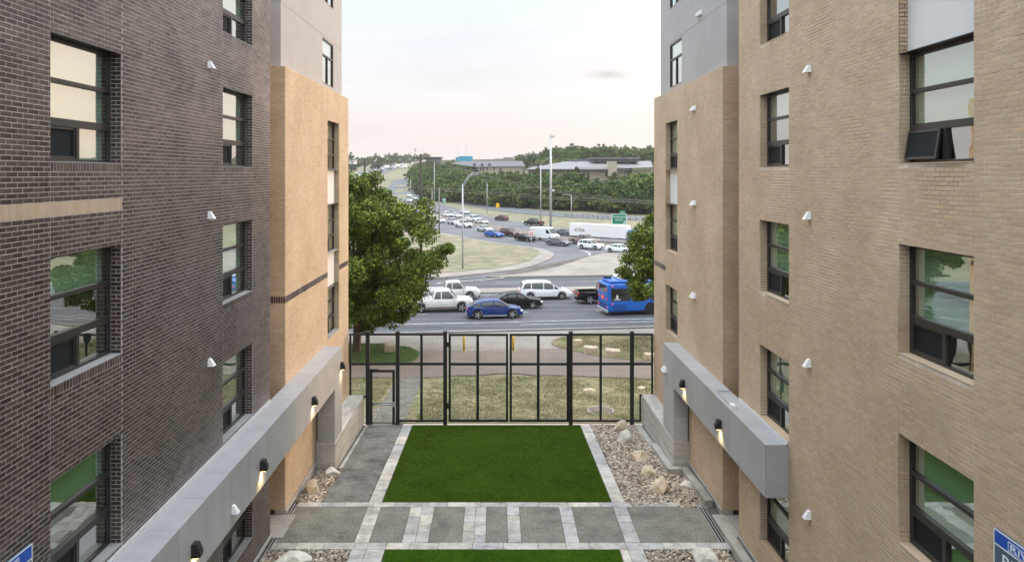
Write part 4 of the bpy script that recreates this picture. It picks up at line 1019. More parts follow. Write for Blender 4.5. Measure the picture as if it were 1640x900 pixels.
big_tree((13.2, 47.5, T(13.2, 47.5)), 9, 4.6, 5.2, 3.6, 33, 'leafy tree half hidden by the tan wing, overhanging the blue bus', 200, 85000, .22, .098)

FAR = []
def far_variant(i, r, hh, m, n, leafs=2600):
    me_c = MB(); c = crown_centres(r, r, hh * .47, n, 50 + i, hh * .50, .45, .55)
    V = leaf_cloud(c, [R.uniform(.6, 1.1) * r * .27 for _ in c], leafs, .55, 1.5, 70 + i)
    o = tri_cloud('crown', V, M[m]); mc = o.data; bpy.data.objects.remove(o)
    mb = MB(); mb.tube([(0, 0, -1.0), (0, 0, hh * .3), (.1, 0, hh * .8)], [.32, .24, .06], 7, False)
    for q in random.Random(i).sample(c, 7): mb.tube([(0, 0, hh * .32), Vector(q) * .55 + Vector((0, 0, hh * .2)), q], [.16, .10, .03], 5, False)
    mt = mb.mesh('trunk'); mt.materials.append(M['bark']); FAR.append((mc, mt, m))
for i, (r, hh, m) in enumerate([(4.6, 9.5, 'leafd'), (5.2, 10.5, 'leafm'), (4.2, 9, 'leafm'), (5.6, 11, 'leafd'), (4.4, 8.5, 'leafl'), (3.6, 10.5, 'leafd'), (5.0, 9.0, 'leafm')]): far_variant(i, r, hh, m, 46)
SHAPE = ['round-crowned', 'broad', 'compact', 'spreading', 'low', 'narrow upright', 'loose']
KIND = {'leafd': 'dark green', 'leafm': 'mid green', 'leafl': 'light yellowish green'}
def far_tree(x, y, v, s, where, zs=1.0):
    mc, mt, m = FAR[v]
    t = thing('broadleaf_tree', '%s%s %s tree %s' % ('small ' if s * zs < .88 else 'tall ' if s * zs > 1.15 else '', SHAPE[v], KIND[m].replace('light yellowish green', 'pale green'), where), 'tree', (x, y, T(x, y) - .2), R.uniform(0, 6.28), 'trees ' + where)
    t.scale = (s, s, s * zs)
    for nm, me in (('crown', mc), ('trunk', mt)):
        o = bpy.data.objects.new(nm, me); COL.objects.link(o); o.parent = t
rt = random.Random(11); placed = []
def clear(x, y, d):
    for a, b in placed:
        if (a - x) ** 2 + (b - y) ** 2 < d * d: return False
    placed.append((x, y)); return True
def visible_building(px, d):
    # keep the clearings where roofs show between the trees
    return (775 < px < 852 and 372 < d < 418) or (846 < px < 1045 and 285 < d < 372)
def scatter(n, px0, px1, e0, e1, where, s0=.85, s1=1.25, sep=4.5, kinds=range(7), cap=None):
    k = 0; tries = 0
    while k < n and tries < n * 30:
        tries += 1
        px = rt.uniform(px0, px1); d = lerp(D0X, px) + rt.uniform(e0, e1); x = (px - VX) * d / F
        s = rt.uniform(s0, s1)
        if visible_building(px, d) or not clear(x, d, sep): continue
        if cap:
            top = VY + (hgt(x, d) - 10 * s) * F / d; lim = cap(px)
            if top < lim: s *= max(.45, 1 - (lim - top) * d / F / (10 * s))
        far_tree(x, d, rt.choice(list(kinds)), s, where); k += 1
capf = lambda px: lerp([(640, 270), (690, 258), (720, 259), (752, 264), (765, 272), (835, 275), (850, 277), (925, 278), (932, 290), (968, 291), (985, 284), (1010, 275), (1040, 265), (1060, 257)], px)
scatter(70, 668, 1085, 9, 24, 'at the foot of the slope by the far carriageway', .8, 1.15, 4.5, (0, 1, 2, 3, 5, 6), capf)
scatter(80, 662, 1090, 24, 75, 'on the wooded slope above the far carriageway', .75, 1.15, 5, (0, 1, 2, 2, 3, 4, 6), capf)
scatter(34, 655, 850, 75, 150, 'on the upper slope below the dormered roof', .75, 1.1, 6, (1, 2, 3, 4, 6), capf)
scatter(16, 848, 930, 28, 47, 'before the long pale wall of the flat-roofed building', 1.15, 1.4, 3.5, (1, 2, 3, 6), capf)
scatter(10, 1000, 1065, 22, 62, 'in fresh leaf beside the tan wing', 1.2, 1.5, 4, (4, 4, 2), capf)
scatter(26, 660, 765, 80, 190, 'on the crest below the grey skyline building', .9, 1.25, 5, (1, 2, 3, 6), capf)
cap2 = lambda px: lerp([(650, 262), (780, 262), (830, 258), (845, 250), (880, 238), (920, 234), (1000, 236), (1060, 233)], px)
scatter(75, 828, 1090, 170, 420, 'on the hilltop behind the pale flat-roofed building', 1.0, 1.5, 7, (0, 1, 3, 5, 6), cap2)
scatter(10, 832, 960, 120, 165, 'on the lit hillside beside the pale flat-roofed building', .9, 1.2, 6, (4, 4, 1), lambda p: 252)
for px, d, s, v in ((555, 640, 1.5, 0), (562, 655, 1.5, 3), (569, 690, 1.2, 0), (578, 760, 1.1, 1), (586, 800, 1.2, 0), (601, 700, 1.35, 3), (607, 715, 1.35, 0), (615, 760, 1.1, 1), (623, 900, 1.4, 3), (632, 880, 1.6, 1), (640, 920, 1.5, 0),
                    (648, 980, 1.4, 1), (655, 1000, 1.3, 3), (664, 960, 1.3, 1), (672, 980, 1.2, 0), (682, 900, 1.1, 1), (592, 960, 1.2, 1), (560, 340, .8, 0), (563, 330, .8, 3)):
    far_tree((px - VX) * d / F, d, v, s, 'along the hill highway')

# ------------------------------------------------------------------ vehicles
def interp(tab, x): return lerp(tab, x)
CARS = {
 'hatch': dict(L=4.7, W=.93, wx=(-1.45, 1.45), r=.36, belt=[(-2.35, .98), (-2.1, 1.06), (-1.2, 1.02), (.9, .96), (1.2, .98), (2.0, .86), (2.35, .66)], roof=[(-2.15, 1.08), (-1.7, 1.30), (-1.0, 1.50), (-.1, 1.56), (.35, 1.53), (1.35, .98)], pil=(-1.15, -.1), rf=(-1.6, .42)),
 'sedan': dict(L=4.7, W=.91, wx=(-1.40, 1.42), r=.33, belt=[(-2.35, .88), (-2.25, 1.00), (-1.5, 1.03), (.9, .95), (1.1, .96), (2.05, .80), (2.35, .60)], roof=[(-1.75, 1.03), (-1.05, 1.34), (-.5, 1.43), (0, 1.45), (.3, 1.42), (1.2, .96)], pil=(-.85, .0), rf=(-1.0, .38)),
 'suv': dict(L=4.5, W=.92, wx=(-1.32, 1.36), r=.36, belt=[(-2.25, .95), (-2.15, 1.08), (-1.0, 1.06), (.9, 1.03), (1.1, 1.05), (1.95, .95), (2.25, .70)], roof=[(-2.15, 1.1), (-1.85, 1.50), (-1.2, 1.64), (0, 1.66), (.3, 1.63), (1.15, 1.06)], pil=(-1.15, -.1), rf=(-1.8, .38)),
 'minivan': dict(L=5.15, W=.98, wx=(-1.55, 1.55), r=.35, belt=[(-2.57, .95), (-2.5, 1.10), (-1.0, 1.06), (1.0, 1.00), (1.4, 1.02), (2.3, .86), (2.57, .62)], roof=[(-2.5, 1.12), (-2.3, 1.60), (-1.8, 1.74), (-.3, 1.76), (.4, 1.70), (1.62, 1.04)], pil=(-1.45, -.25, .75), rf=(-2.25, .5)),
 'pickup': dict(L=5.8, W=1.0, wx=(-1.75, 1.85), r=.41, belt=[(-2.9, 1.10), (-2.85, 1.16), (-.75, 1.17), (-.7, 1.16), (1.1, 1.16), (1.3, 1.18), (2.6, 1.10), (2.9, .80)], roof=[(-.78, 1.18), (-.62, 1.78), (-.3, 1.88), (.6, 1.90), (.8, 1.87), (1.5, 1.18)], pil=(.05,), rf=(-.58, .86), bed=(-2.75, -.9)),
}
CAR_CACHE = {}
def car_parts(kind):
    if kind in CAR_CACHE: return CAR_CACHE[kind]
    k = CARS[kind]; L, Wd, r = k['L'], k['W'], k['r']; zl0 = .24 if kind != 'pickup' else .36; Ra = r + .07
    xs = sorted(set([-L / 2 + L * i / 36 for i in range(37)] + [w + Ra * math.sin(a) for w in k['wx'] for a in np.linspace(-math.pi / 2, math.pi / 2, 13)] + [b[0] for b in k['belt']] + ([k['bed'][0], k['bed'][0] + .02, k['bed'][1] - .02, k['bed'][1]] if 'bed' in k else [])))
    body = MB(); ns = 15
    for x in xs:
        e = abs(x) / (L / 2); w = Wd * (1 - .13 * e ** 5 - .05 * e ** 12); zt = interp(k['belt'], x)
        zl = zl0 + (.12 * max(0, (e - .86) / .14) ** 2)
        inarch = False
        for wx in k['wx']:
            if abs(x - wx) < Ra: zl = max(zl, r + math.sqrt(Ra * Ra - (x - wx) ** 2)); 
        zl = min(zl, zt - .12)
        H = zt - zl; zc = zt + .03
        bedin = 'bed' in k and k['bed'][0] + .01 < x < k['bed'][1] - .01
        top = [(w * .90, zt), (w * .80, zt if bedin else zt + .015), (w * .80 if bedin else w * .5, zt - .5 if bedin else zt + .025)]
        half = [(w * .86, zl), (w * .965, zl + .10 * H), (w, zl + .42 * H), (w * .985, zl + .74 * H)] + top
        mid = zt - .5 if bedin else zc
        sec = [(-y, z) for y, z in half] + [(0, mid)] + [(y, z) for y, z in half[::-1]]
        for y, z in sec: body.v.append((x, y, z))
    n = len(xs)
    for i in range(n - 1):
        for j in range(ns - 1): a = i * ns + j; body.f.append((a, a + 1, a + ns + 1, a + ns))
        a = i * ns; body.f.append((a, a + ns, a + 2 * ns - 1, a + ns - 1))
    body.f.append(tuple(range(ns))); body.f.append(tuple(range((n - 1) * ns, n * ns))[::-1])
    # greenhouse
    rl = k['roof']; gx = sorted(set([rl[0][0] + (rl[-1][0] - rl[0][0]) * i / 24 for i in range(25)] + [p[0] for p in rl]))
    def gsec(x, o=0.0):
        zb = interp(k['belt'], x) - .03; zt = max(zb + .02, interp(rl, x) + o); e = abs(x) / (L / 2)
        wb = Wd * .90 * (1 - .10 * e ** 4); wt = wb - .24 * (zt - zb)
        return [(-wb - o, zb), (-wt - o, zt - .06), (-wt + .09, zt - .005), (0, zt + .015), (wt - .09, zt - .005), (wt + o, zt - .06), (wb + o, zb)]
    gl = MB()
    for x in gx:
        for y, z in gsec(x): gl.v.append((x, y, z))
    for i in range(len(gx) - 1):
        for j in range(6): a = i * 7 + j; gl.f.append((a, a + 1, a + 8, a + 7))
    gl.f.append(tuple(range(7))); gl.f.append(tuple(range((len(gx) - 1) * 7, len(gx) * 7))[::-1])
    rf = MB(); fx_ = [x for x in gx if k['rf'][0] <= x <= k['rf'][1]]; fx_ = [k['rf'][0]] + [x for x in fx_ if x > k['rf'][0] + .01] + [k['rf'][1]]
    for x in fx_:
        s = gsec(x, .012); 
        for y, z in [(s[1][0] - .012, s[1][1] - .05)] + s[1:6] + [(s[5][0] + .012, s[5][1] - .05)]: rf.v.append((x, y, z))
    for i in range(len(fx_) - 1):
        for j in range(6): a = i * 7 + j; rf.f.append((a, a + 1, a + 8, a + 7))
    pl = MB()
    def gp(x, t, sgn, o=.012):
        s = gsec(x, o); a, b = Vector((x, s[0][0] * sgn * -1 * -1, s[0][1])), Vector((x, s[1][0] * sgn, s[1][1])); return a.lerp(b, t)
    for sg in (-1, 1):
        for x in k['pil']:
            for dx0, dx1 in ((-.045, .045),):
                q = [gp(x + dx0, 0, sg), gp(x + dx1, 0, sg), gp(x + dx1, 1, sg), gp(x + dx0, 1, sg)]; pl.quad(*q)
        for xa, xb, w in ((rl[-1][0], k['rf'][1], -.13), (rl[0][0], k['rf'][0], .20)):      # raked front and rear pillars follow the glass edge
            pts = [xa + (xb - xa) * i / 8 for i in range(9)]
            e0 = [Vector((x, gsec(x, .014)[1][0] * sg, gsec(x, .014)[1][1])) for x in pts]
            e1 = []
            for x in pts:
                x2 = x + w; s = gsec(x2, .014); zt = gsec(x, .014)[1][1]; zb2, zt2 = s[0][1], s[1][1]
                t = 0 if zt2 <= zb2 else min(1, max(0, (zt - zb2) / max(.01, zt2 - zb2))); yy = s[0][0] + (s[1][0] - s[0][0]) * t
                e1.append(Vector((x2, yy * sg, max(zb2, min(zt, zt2)))))
            for i in range(8): pl.quad(e0[i], e0[i + 1], e1[i + 1], e1[i])
    ty = MB(); N = 22; prof = [(r - .11, -.10), (r - .03, -.11), (r, -.07), (r, .07), (r - .03, .11), (r - .11, .10)]
    for i in range(N):
        a = 2 * math.pi * i / N
        for rr, yy in prof: ty.v.append((rr * math.cos(a), yy, rr * math.sin(a)))
    for i in range(N):
        for j in range(5): a = i * 6 + j; b = ((i + 1) % N) * 6 + j; ty.f.append((a, b, b + 1, a + 1))
    rm = MB(); rr = r - .10
    for i in range(5):
        a0 = 2 * math.pi * i / 5
        for da, rad in ((.20, 1),):
            rm.quad((0.03 * math.cos(a0 - 1), .095, .03 * math.sin(a0 - 1)), (rr * math.cos(a0 - .24), .085, rr * math.sin(a0 - .24)), (rr * math.cos(a0 + .24), .085, rr * math.sin(a0 + .24)), (.03 * math.cos(a0 + 1), .095, .03 * math.sin(a0 + 1)))
            rm.quad((0.03 * math.cos(a0 - 1), -.095, .03 * math.sin(a0 - 1)), (rr * math.cos(a0 - .24), -.085, rr * math.sin(a0 - .24)), (rr * math.cos(a0 + .24), -.085, rr * math.sin(a0 + .24)), (.03 * math.cos(a0 + 1), -.095, .03 * math.sin(a0 + 1)))
    for i in range(N):
        a, b = 2 * math.pi * i / N, 2 * math.pi * (i + 1) / N
        for yy in (-.098, .098): rm.quad((rr * math.cos(a), yy, rr * math.sin(a)), ((rr + .02) * math.cos(a), yy, (rr + .02) * math.sin(a)), ((rr + .02) * math.cos(b), yy, (rr + .02) * math.sin(b)), (rr * math.cos(b), yy, rr * math.sin(b)))
    hb = MB(); 
    for i in range(N):
        a, b = 2 * math.pi * i / N, 2 * math.pi * (i + 1) / N
        for yy in (-.05, .05): hb.quad((0, yy, 0), (rr * math.cos(a), yy, rr * math.sin(a)), (rr * math.cos(b), yy, rr * math.sin(b)), (0, yy, 0.0001))
    res = dict(body=body.mesh('body'), glass=gl.mesh('window_glass'), roof=rf.mesh('roof'), pil=pl.mesh('pillars'), tyre=ty.mesh('tyre'), rim=rm.mesh('rim'), hub=hb.mesh('hub'))
    for q in res.values(): q.polygons.foreach_set('use_smooth', [True] * len(q.polygons))
    for q in ('rim', 'hub'): res[q].polygons.foreach_set('use_smooth', [False] * len(res[q].polygons))
    CAR_CACHE[kind] = res; return res
MESHC = {}
def mcopy(me, m):
    k = (me.name, m.name)
    if k not in MESHC: c = me.copy(); c.materials.clear(); c.materials.append(m); MESHC[k] = c
    return MESHC[k]
NAMES = {'hatch': ('parked_car', 'car')}
def car(kind, col, loc, rz, label, cat='car', name='car', group='vehicles in traffic', sc=1.0, trim=None, detail=True, rimc='rim'):
    k = CARS[kind]; p = car_parts(kind); pm = paint(col)
    t = thing(name, label, cat, loc, rz, group); t.scale = (sc, sc, sc)
    b = obj('body', mcopy(p['body'], pm), None, t); obj('window_glass', mcopy(p['glass'], M['cglass']), None, t)
    b.modifiers.new('edge', 'EDGE_SPLIT').split_angle = math.radians(38)
    ro = obj('roof', mcopy(p['roof'], pm), None, t); obj('pillars', mcopy(p['pil'], pm), None, t)
    L, Wd, r = k['L'], k['W'], k['r']
    for wx in k['wx']:
        for s in (-1, 1):
            w = obj('wheel', mcopy(p['hub'], M['black']), None, t); w.location = (wx, s * (Wd - .12), r)
            obj('tyre', mcopy(p['tyre'], M['tyre']), None, w); obj('rim', mcopy(p['rim'], M[rimc]), None, w)
    if not detail: return t
    fz = interp(k['belt'], L / 2 - .12); bz = interp(k['belt'], -L / 2 + .1)
    for s in (-1, 1):
        y0, y1 = sorted((s * Wd * .55, s * Wd * .88)); 
        o = MB().box(L / 2 - .20, L / 2 - .005, y0, y1, fz - .14, fz - .01).build('headlight', M['headl'], t); bevel(o, .03, 2)
        y0, y1 = sorted((s * Wd * .60, s * Wd * .815)); hh = .38 if kind in ('minivan', 'pickup', 'suv') else .16
        o = MB().box(-L / 2 - .012, -L / 2 + .10, y0, y1, bz - .06 - hh, bz - .06).build('taillight', M['tail'], t); bevel(o, .03, 2)
        mx = k['roof'][-1][0] - .42; y0, y1 = sorted((s * Wd * .98, s * (Wd + .17)))
        o = MB().box(mx - .05, mx + .06, y0, y1, interp(k['belt'], mx) + .01, interp(k['belt'], mx) + .15).build('mirror', pm, t); bevel(o, .03, 2)
        # door seams and handles
        seam = [k['pil'][0], k['pil'][-1], k['roof'][-1][0] - .30]
        sm = MB()
        for x in seam: y0, y1 = sorted((s * (Wd - .03), s * (Wd + .0015))); sm.box(x - .006, x + .006, y0, y1, .42, interp(k['belt'], x) - .14)
        sm.build('door_seam', M['black'], t)
        for x in seam[1:]: y0, y1 = sorted((s * (Wd - .02), s * (Wd + .012))); MB().box(x - .28, x - .12, y0, y1, interp(k['belt'], x) - .20, interp(k['belt'], x) - .165).build('door_handle', pm, t)
        y0, y1 = sorted((s * (Wd - .05), s * (Wd + .006)))
        MB().box(k['wx'][0] + r + .12, k['wx'][1] - r - .12, y0, y1, .25 if kind != 'pickup' else .37, .35 if kind != 'pickup' else .50).build('side_sill', trim or M['black'], t)
    MB().box(L / 2 - .05, L / 2 + .004, -Wd * .45, Wd * .45, .42, fz - .18).build('grille', M['black'], t)
    MB().box(L / 2 - .10, L / 2 + .012, -Wd * .70, Wd * .70, .27, .37).build('front_bumper', M['black'], t)
    MB().box(-L / 2 - .012, -L / 2 + .1, -Wd * .72, Wd * .72, .30, .44).build('rear_bumper', trim or M['black'], t)
    MB().box(-L / 2 - .016, -L / 2 + .02, -.16, .16, .62, .74).build('number_plate', M['white'], t)
    return t
WHITE, BLACKC, BLUE, SILVER, GREY, MAROON, TAN = (.78, .80, .82), (.008, .008, .009), (.005, .030, .17), (.50, .52, .54), (.13, .135, .15), (.07, .018, .022), (.25, .19, .17)
def onroad(s, v, z=.03): x, y = street(s, v); return (x, y, T(x, y) + z)
car('hatch', BLUE, onroad(-0.1, 58.2), SA, 'bright blue hatchback with star spoked wheels in the lane by the verge', trim=M['steel'])
car('sedan', BLACKC, onroad(1.9, 62.4), SA, 'black sedan just behind the blue hatchback in the middle lane')
car('minivan', WHITE, onroad(4.9, 67.0), SA, 'white minivan with dark side windows beside the street median', 'minivan', 'minivan')
car('pickup', (.70, .69, .67), onroad(-4.9, 61.7), SA, 'white pickup truck with brown lower trim half behind the tree', 'pickup truck', 'pickup_truck', trim=mat('brown_trim', (.16, .12, .10), .5))
car('pickup', (.66, .66, .65), onroad(-4.3, 67.6), SA, 'silver white pickup truck behind the brown trimmed one', 'pickup truck', 'pickup_truck', sc=.95)
car('sedan', WHITE, onroad(-11.6, 57.6), SA, 'white sedan beyond the reddish tree trunk')
car('pickup', BLACKC, onroad(10.6, 64.2), SA, 'black pickup truck with red tail lamps behind the bus', 'pickup truck', 'pickup_truck')
car('suv', GREY, onroad(-12.2, 62.4), SA, 'grey suv hidden among the foliage of the large tree', 'suv', 'suv')

def box_bevel(name, x0, x1, y0, y1, z0, z1, m, t, w=.05, seg=2):
    o = MB().box(x0, x1, y0, y1, z0, z1).build(name, m, t); bevel(o, w, seg); return o
def bwheel(t, x, y, r, w=.28):
    h = MB().tube([(0, -w / 2, 0), (0, -w / 2 + .03, 0), (0, w / 2 - .03, 0), (0, w / 2, 0)], [r - .05, r, r, r - .05], 24).build('wheel', M['tyre'], t); h.location = (x, y, r)
    for s in (-1, 1): MB().tube([(0, s * (w / 2 + .002), 0), (0, s * (w / 2 + .012), 0)], r * .62, 20).build('rim', M['rim'], h); MB().tube([(0, s * (w / 2 + .013), 0), (0, s * (w / 2 + .05), 0)], r * .36, 12).build('hub', M['black'], h)
bx_, by_ = 9.35, 59.7
bus = thing('city_bus', 'bright blue city bus with pink and red marks on its rear', 'bus', (bx_, by_, T(bx_, by_) + .03), math.radians(10.5))
bl = paint((.012, .13, .52), .3)
box_bevel('body', 0, 12, -1.28, 1.28, .34, 2.75, bl, bus, .16, 3); box_bevel('roof', .25, 11.9, -1.15, 1.15, 2.75, 3.02, bl, bus, .14, 2)
box_bevel('roof_unit', 1.2, 4.2, -.85, .85, 3.02, 3.26, M['white'], bus, .1, 2); box_bevel('exhaust_box', .3, .9, .2, .9, 3.0, 3.2, M['black'], bus, .05)
for x0, x1 in ((.30, 2.05), (2.2, 3.7), (3.85, 5.4), (5.55, 7.2), (7.35, 9.1), (9.25, 11.2)):
    for s in (-1, 1): y0, y1 = sorted((s * 1.26, s * 1.286)); MB().box(x0, x1, y0, y1, 1.28, 2.35).build('window', M['cglass'], bus)
MB().box(-.012, .02, -.95, .95, 1.95, 2.55).build('rear_window', M['cglass'], bus); MB().box(-.012, .02, -1.0, 1.0, .55, 1.05).build('engine_grille', mat('navy_grille', (.008, .05, .2), .6), bus)
y0 = -1.288
for i in range(6): MB().box(.45, 1.7, y0, -1.26, .48 + i * .085, .53 + i * .085).build('louvre', mat('navy_louvre', (.008, .06, .26), .5), bus)
box_bevel('rear_bumper', -.10, .1, -1.22, 1.22, .30, .52, M['steel'], bus, .04)
pk = mat('pink_light', (.75, .08, .28), .4, emit=(1, .1, .3), estr=.25)
for s in (-1, 1):
    for z in (.75, 1.45, 2.3): MB().box(-.016, .01, s * 1.02 - .10, s * 1.02 + .10, z - .10, z + .10).build('taillight', M['tail'] if z > .8 else pk, bus)
MB().box(-.017, .01, -.30, .35, 1.30, 1.62).build('rear_badge', M['tail'], bus); o = obj('lettering', text_mesh('801', .26), M['swhite'], bus); o.rotation_euler = (math.pi / 2, 0, -math.pi / 2); o.location = (-.02, .24, 1.36)
for z in (2.45, .95): MB().box(.34, .50, -1.30, -1.27, z - .07 + .1, z + .07 + .1).build('side_lamp', pk, bus)
# white decal on the dark side window
dc = MB(); dc.tube([(.85, -1.291, 1.72), (.85, -1.293, 1.72)], .09, 12); dc.box(.75, .95, -1.293, -1.288, 1.48, 1.63); dc.box(.55, 1.15, -1.293, -1.288, 1.38, 1.44); dc.build('window_decal', M['swhite'], bus)
for x in (3.9, 9.9):
    for s in (-1, 1):
        bwheel(bus, x, s * 1.13, .50); a = MB().tube([(x, s * 1.20, .52), (x, s * 1.284, .52)], .60, 24); a.build('wheel_arch', M['black'], bus)

# queue on the approach road
H1 = math.radians(-49); H2 = math.radians(-56); H3 = math.radians(-63)
def q(px, py, z=.07): x, y = onground(px, py); return (x, y, T(x, y) + z)
QG = 'vehicles queued on the approach road'
car('suv', WHITE, q(946, 400), math.radians(-40), 'white compact suv at the head of the curve', 'suv', 'suv', QG)
car('sedan', WHITE, q(993, 406), math.radians(-40), 'white car partly hidden by the leaves over the bus', 'car', 'car', QG)
car('sedan', GREY, q(894, 394), math.radians(-38), 'grey sedan in front of the white cargo van', 'car', 'car', QG)
car('pickup', TAN, q(935, 392.5), math.radians(-42), 'tan crew cab pickup beside the white semi trailer', 'pickup truck', 'pickup_truck', QG)
car('sedan', BLACKC, q(841, 387), H1, 'black sedan next to the red and white road sign', 'car', 'car', QG)
car('suv', MAROON, q(816, 379), H1, 'maroon suv between the blue coupe and the black sedan', 'suv', 'suv', QG, sc=1.05)
car('sedan', (.015, .09, .42), q(791, 380.5), H1, 'blue sports coupe in the queue', 'car', 'car', QG)
car('sedan', SILVER, q(776, 371.5), H2, 'silver sedan behind the blue coupe', 'car', 'car', QG)
car('pickup', WHITE, q(742, 365), H2, 'white work pickup behind the street light pole', 'pickup truck', 'pickup_truck', QG)
HG = 'cars moving on the divided highway'
car('suv', MAROON, q(803, 354), math.radians(130), 'dark red car alone on the divided highway', 'car', 'car', HG)
car('pickup', (.03, .035, .03), q(855, 362), math.radians(132), 'dark green pickup on the highway by the tall pole', 'pickup truck', 'pickup_truck', HG)
car('suv', WHITE, q(716, 348), H3, 'white suv on the highway near the grey wooden post', 'suv', 'suv', HG)
car('pickup', WHITE, q(758, 356), H2, 'white pickup on the highway ahead of the work pickup', 'pickup truck', 'pickup_truck', HG)
car('sedan', SILVER, q(771, 359.5), H2, 'silver car low on the highway behind the dirt median', 'car', 'car', HG)
car('sedan', WHITE, q(744, 343), H3, 'white car under the double armed street light', 'car', 'car', HG)
car('sedan', WHITE, q(704, 357), H3, 'white sedan between the two grey wooden posts', 'car', 'car', QG)
car('suv', SILVER, q(726, 360), H3, 'silver suv behind the white work pickup', 'suv', 'suv', QG)
car('sedan', WHITE, q(731, 349), H3, 'white car trailing the silver car on the highway', 'car', 'car', HG)
car('sedan', GREY, q(905, 378), math.radians(-38), 'grey car on the highway glimpsed behind the cargo van', 'car', 'car', HG)
FG = 'distant cars coming down the hill road'
for px, py, c, kd in ((655, 316, WHITE, 'suv'), (663, 320, SILVER, 'sedan'), (657, 324, WHITE, 'sedan'), (679, 324, BLACKC, 'suv'), (686, 336, WHITE, 'sedan'), (693, 350, WHITE, 'suv'), (655, 285.6, WHITE, 'sedan')):
    car(kd, c, q(px, py, .1), H3, 'small distant %s car on the bend of the hill road' % ('white' if c is WHITE else 'silver' if c is SILVER else 'black'), 'car', 'car', FG, detail=False)
for px, py, c, kd in ((596, 271, BLACKC, 'sedan'), (601, 274.5, WHITE, 'suv'), (611, 276, BLACKC, 'suv'), (612.5, 272.5, WHITE, 'sedan'), (625, 272.5, BLACKC, 'suv'), (631, 270, WHITE, 'sedan'), (586, 278, SILVER, 'sedan'), (570, 279, WHITE, 'sedan'), (588, 282, WHITE, 'suv'), (634, 266.5, BLACKC, 'sedan')):
    car(kd, c, q(px, py, .4), math.radians(-62), 'tiny %s car in heavy traffic on the far hill highway' % ('white' if c is WHITE else 'silver' if c is SILVER else 'black'), 'car', 'car', 'cars on the far hill highway', detail=False, sc=1.15)
def truck(loc, rz, label, L=13.5, cab=WHITE, group=None, lettering=None, sc=1.0, blue=None):
    t = thing('semi_truck' if L > 10 else 'box_truck', label, 'truck', loc, rz, group); t.scale = (sc,) * 3
    wm = paint((.80, .81, .82), .45)
    box_bevel('trailer_box', -L, 0, -1.28, 1.28, 1.15, 4.05, wm, t, .04); MB().box(-L + .2, -.2, -.5, .5, .85, 1.149).build('chassis', M['black'], t)
    c = paint(cab, .3)
    box_bevel('cab', .5, 2.6, -1.2, 1.2, .75, 3.2 if L > 10 else 2.7, c, t, .22, 3); box_bevel('bonnet', 2.55, 4.0, -1.0, 1.0, .6, 1.85, c, t, .22, 3)
    MB().box(2.3, 2.63, -1.0, 1.0, 1.95, 2.6).build('windscreen', M['cglass'], t)
    for s in (-1, 1): y0, y1 = sorted((s * 1.18, s * 1.206)); MB().box(1.5, 2.3, y0, y1, 1.9, 2.55).build('side_window', M['cglass'], t)
    for x in ([-L + 1.2, -L + 2.5, .6, 1.7, 3.3] if L > 10 else [-L + 1.6, 3.2]):
        for s in (-1, 1): bwheel(t, x, s * 1.05, .5)
    if lettering:
        o = obj('lettering', text_mesh(lettering, 1.15, .01), mat('dark_lettering', (.05, .03, .04), .6), t); o.rotation_euler = (math.pi / 2, 0, 0); o.location = (-L + 1.3, -1.29, 2.15); o.scale = (.95, 1, 1)
    return t
x, y = onground(1006, 391); truck((x, y, T(x, y) + .07), math.radians(-37), 'long white semi trailer with dark lettering and blue cab behind the queue', 14.6, (.015, .16, .55), QG, 'XTRA', .82)
for px, py, lab in ((651, 271, 'white box truck cresting the far hill highway'), (622, 271.5, 'white box truck low on the far hill highway'), (640.5, 269.5, 'white box truck in the middle of the far hill highway')):
    truck(q(px - 6, py, .4), math.radians(-118), lab, 6.5, WHITE, 'box trucks on the far hill highway')
x, y = onground(572, 288); truck((x, y, T(x, y) + .4), math.radians(-40), 'large white truck on the hill highway just over the tree', 12, WHITE)
# cargo van
vx, vy, vz = q(872, 386); van = thing('cargo_van', 'tall white cargo van in the queue by the red sign', 'van', (vx, vy, vz), math.radians(-40), QG)
vm = paint(WHITE, .35); prof = [(-2.95, .45), (-2.95, 2.25), (-2.75, 2.55), (1.1, 2.60), (1.5, 2.48), (2.3, 1.42), (2.85, 1.22), (2.95, .95), (2.95, .45)]
b = MB(); b.prism([(x, -1.0, z) for x, z in prof], [(x, 1.0, z) for x, z in prof]); o = b.build('body', vm, van); bevel(o, .10, 3)
for s in (-1, 1):
    y0, y1 = sorted((s * .99, s * 1.006)); w = MB(); w.prism([(1.05, y0, 1.5), (2.05, y0, 1.5), (1.5, y0, 2.25), (1.05, y0, 2.25)], [(1.05, y1, 1.5), (2.05, y1, 1.5), (1.5, y1, 2.25), (1.05, y1, 2.25)]); w.build('side_window', M['cglass'], van)
    y0, y1 = sorted((s * .97, s * 1.012)); MB().box(-2.3, 2.2, y0, y1, .40, .58).build('side_sill', M['black'], van); y0, y1 = sorted((s * .62, s * .95)); MB().box(2.80, 2.96, y0, y1, .98, 1.18).build('headlight', M['headl'], van)
w = MB(); w.prism([(1.62, -.88, 2.36), (2.28, -.9, 1.48), (2.30, -.9, 1.50), (1.64, -.88, 2.38)], [(1.62, .88, 2.36), (2.28, .9, 1.48), (2.30, .9, 1.50), (1.64, .88, 2.38)]); o = w.build('windscreen', M['cglass'], van); o.location = (.02, 0, .02)
MB().box(2.93, 2.965, -.55, .55, .62, .92).build('grille', M['black'], van); MB().box(2.9, 3.0, -.95, .95, .40, .60).build('front_bumper', M['black'], van)
for x in (-1.75, 1.95):
    for s in (-1, 1): bwheel(van, x, s * .9, .36, .24); y0, y1 = sorted((s * .95, s * 1.004)); MB().tube([(x, y0, .40), (x, y1, .40)], .44, 20).build('wheel_arch', M['black'], van)
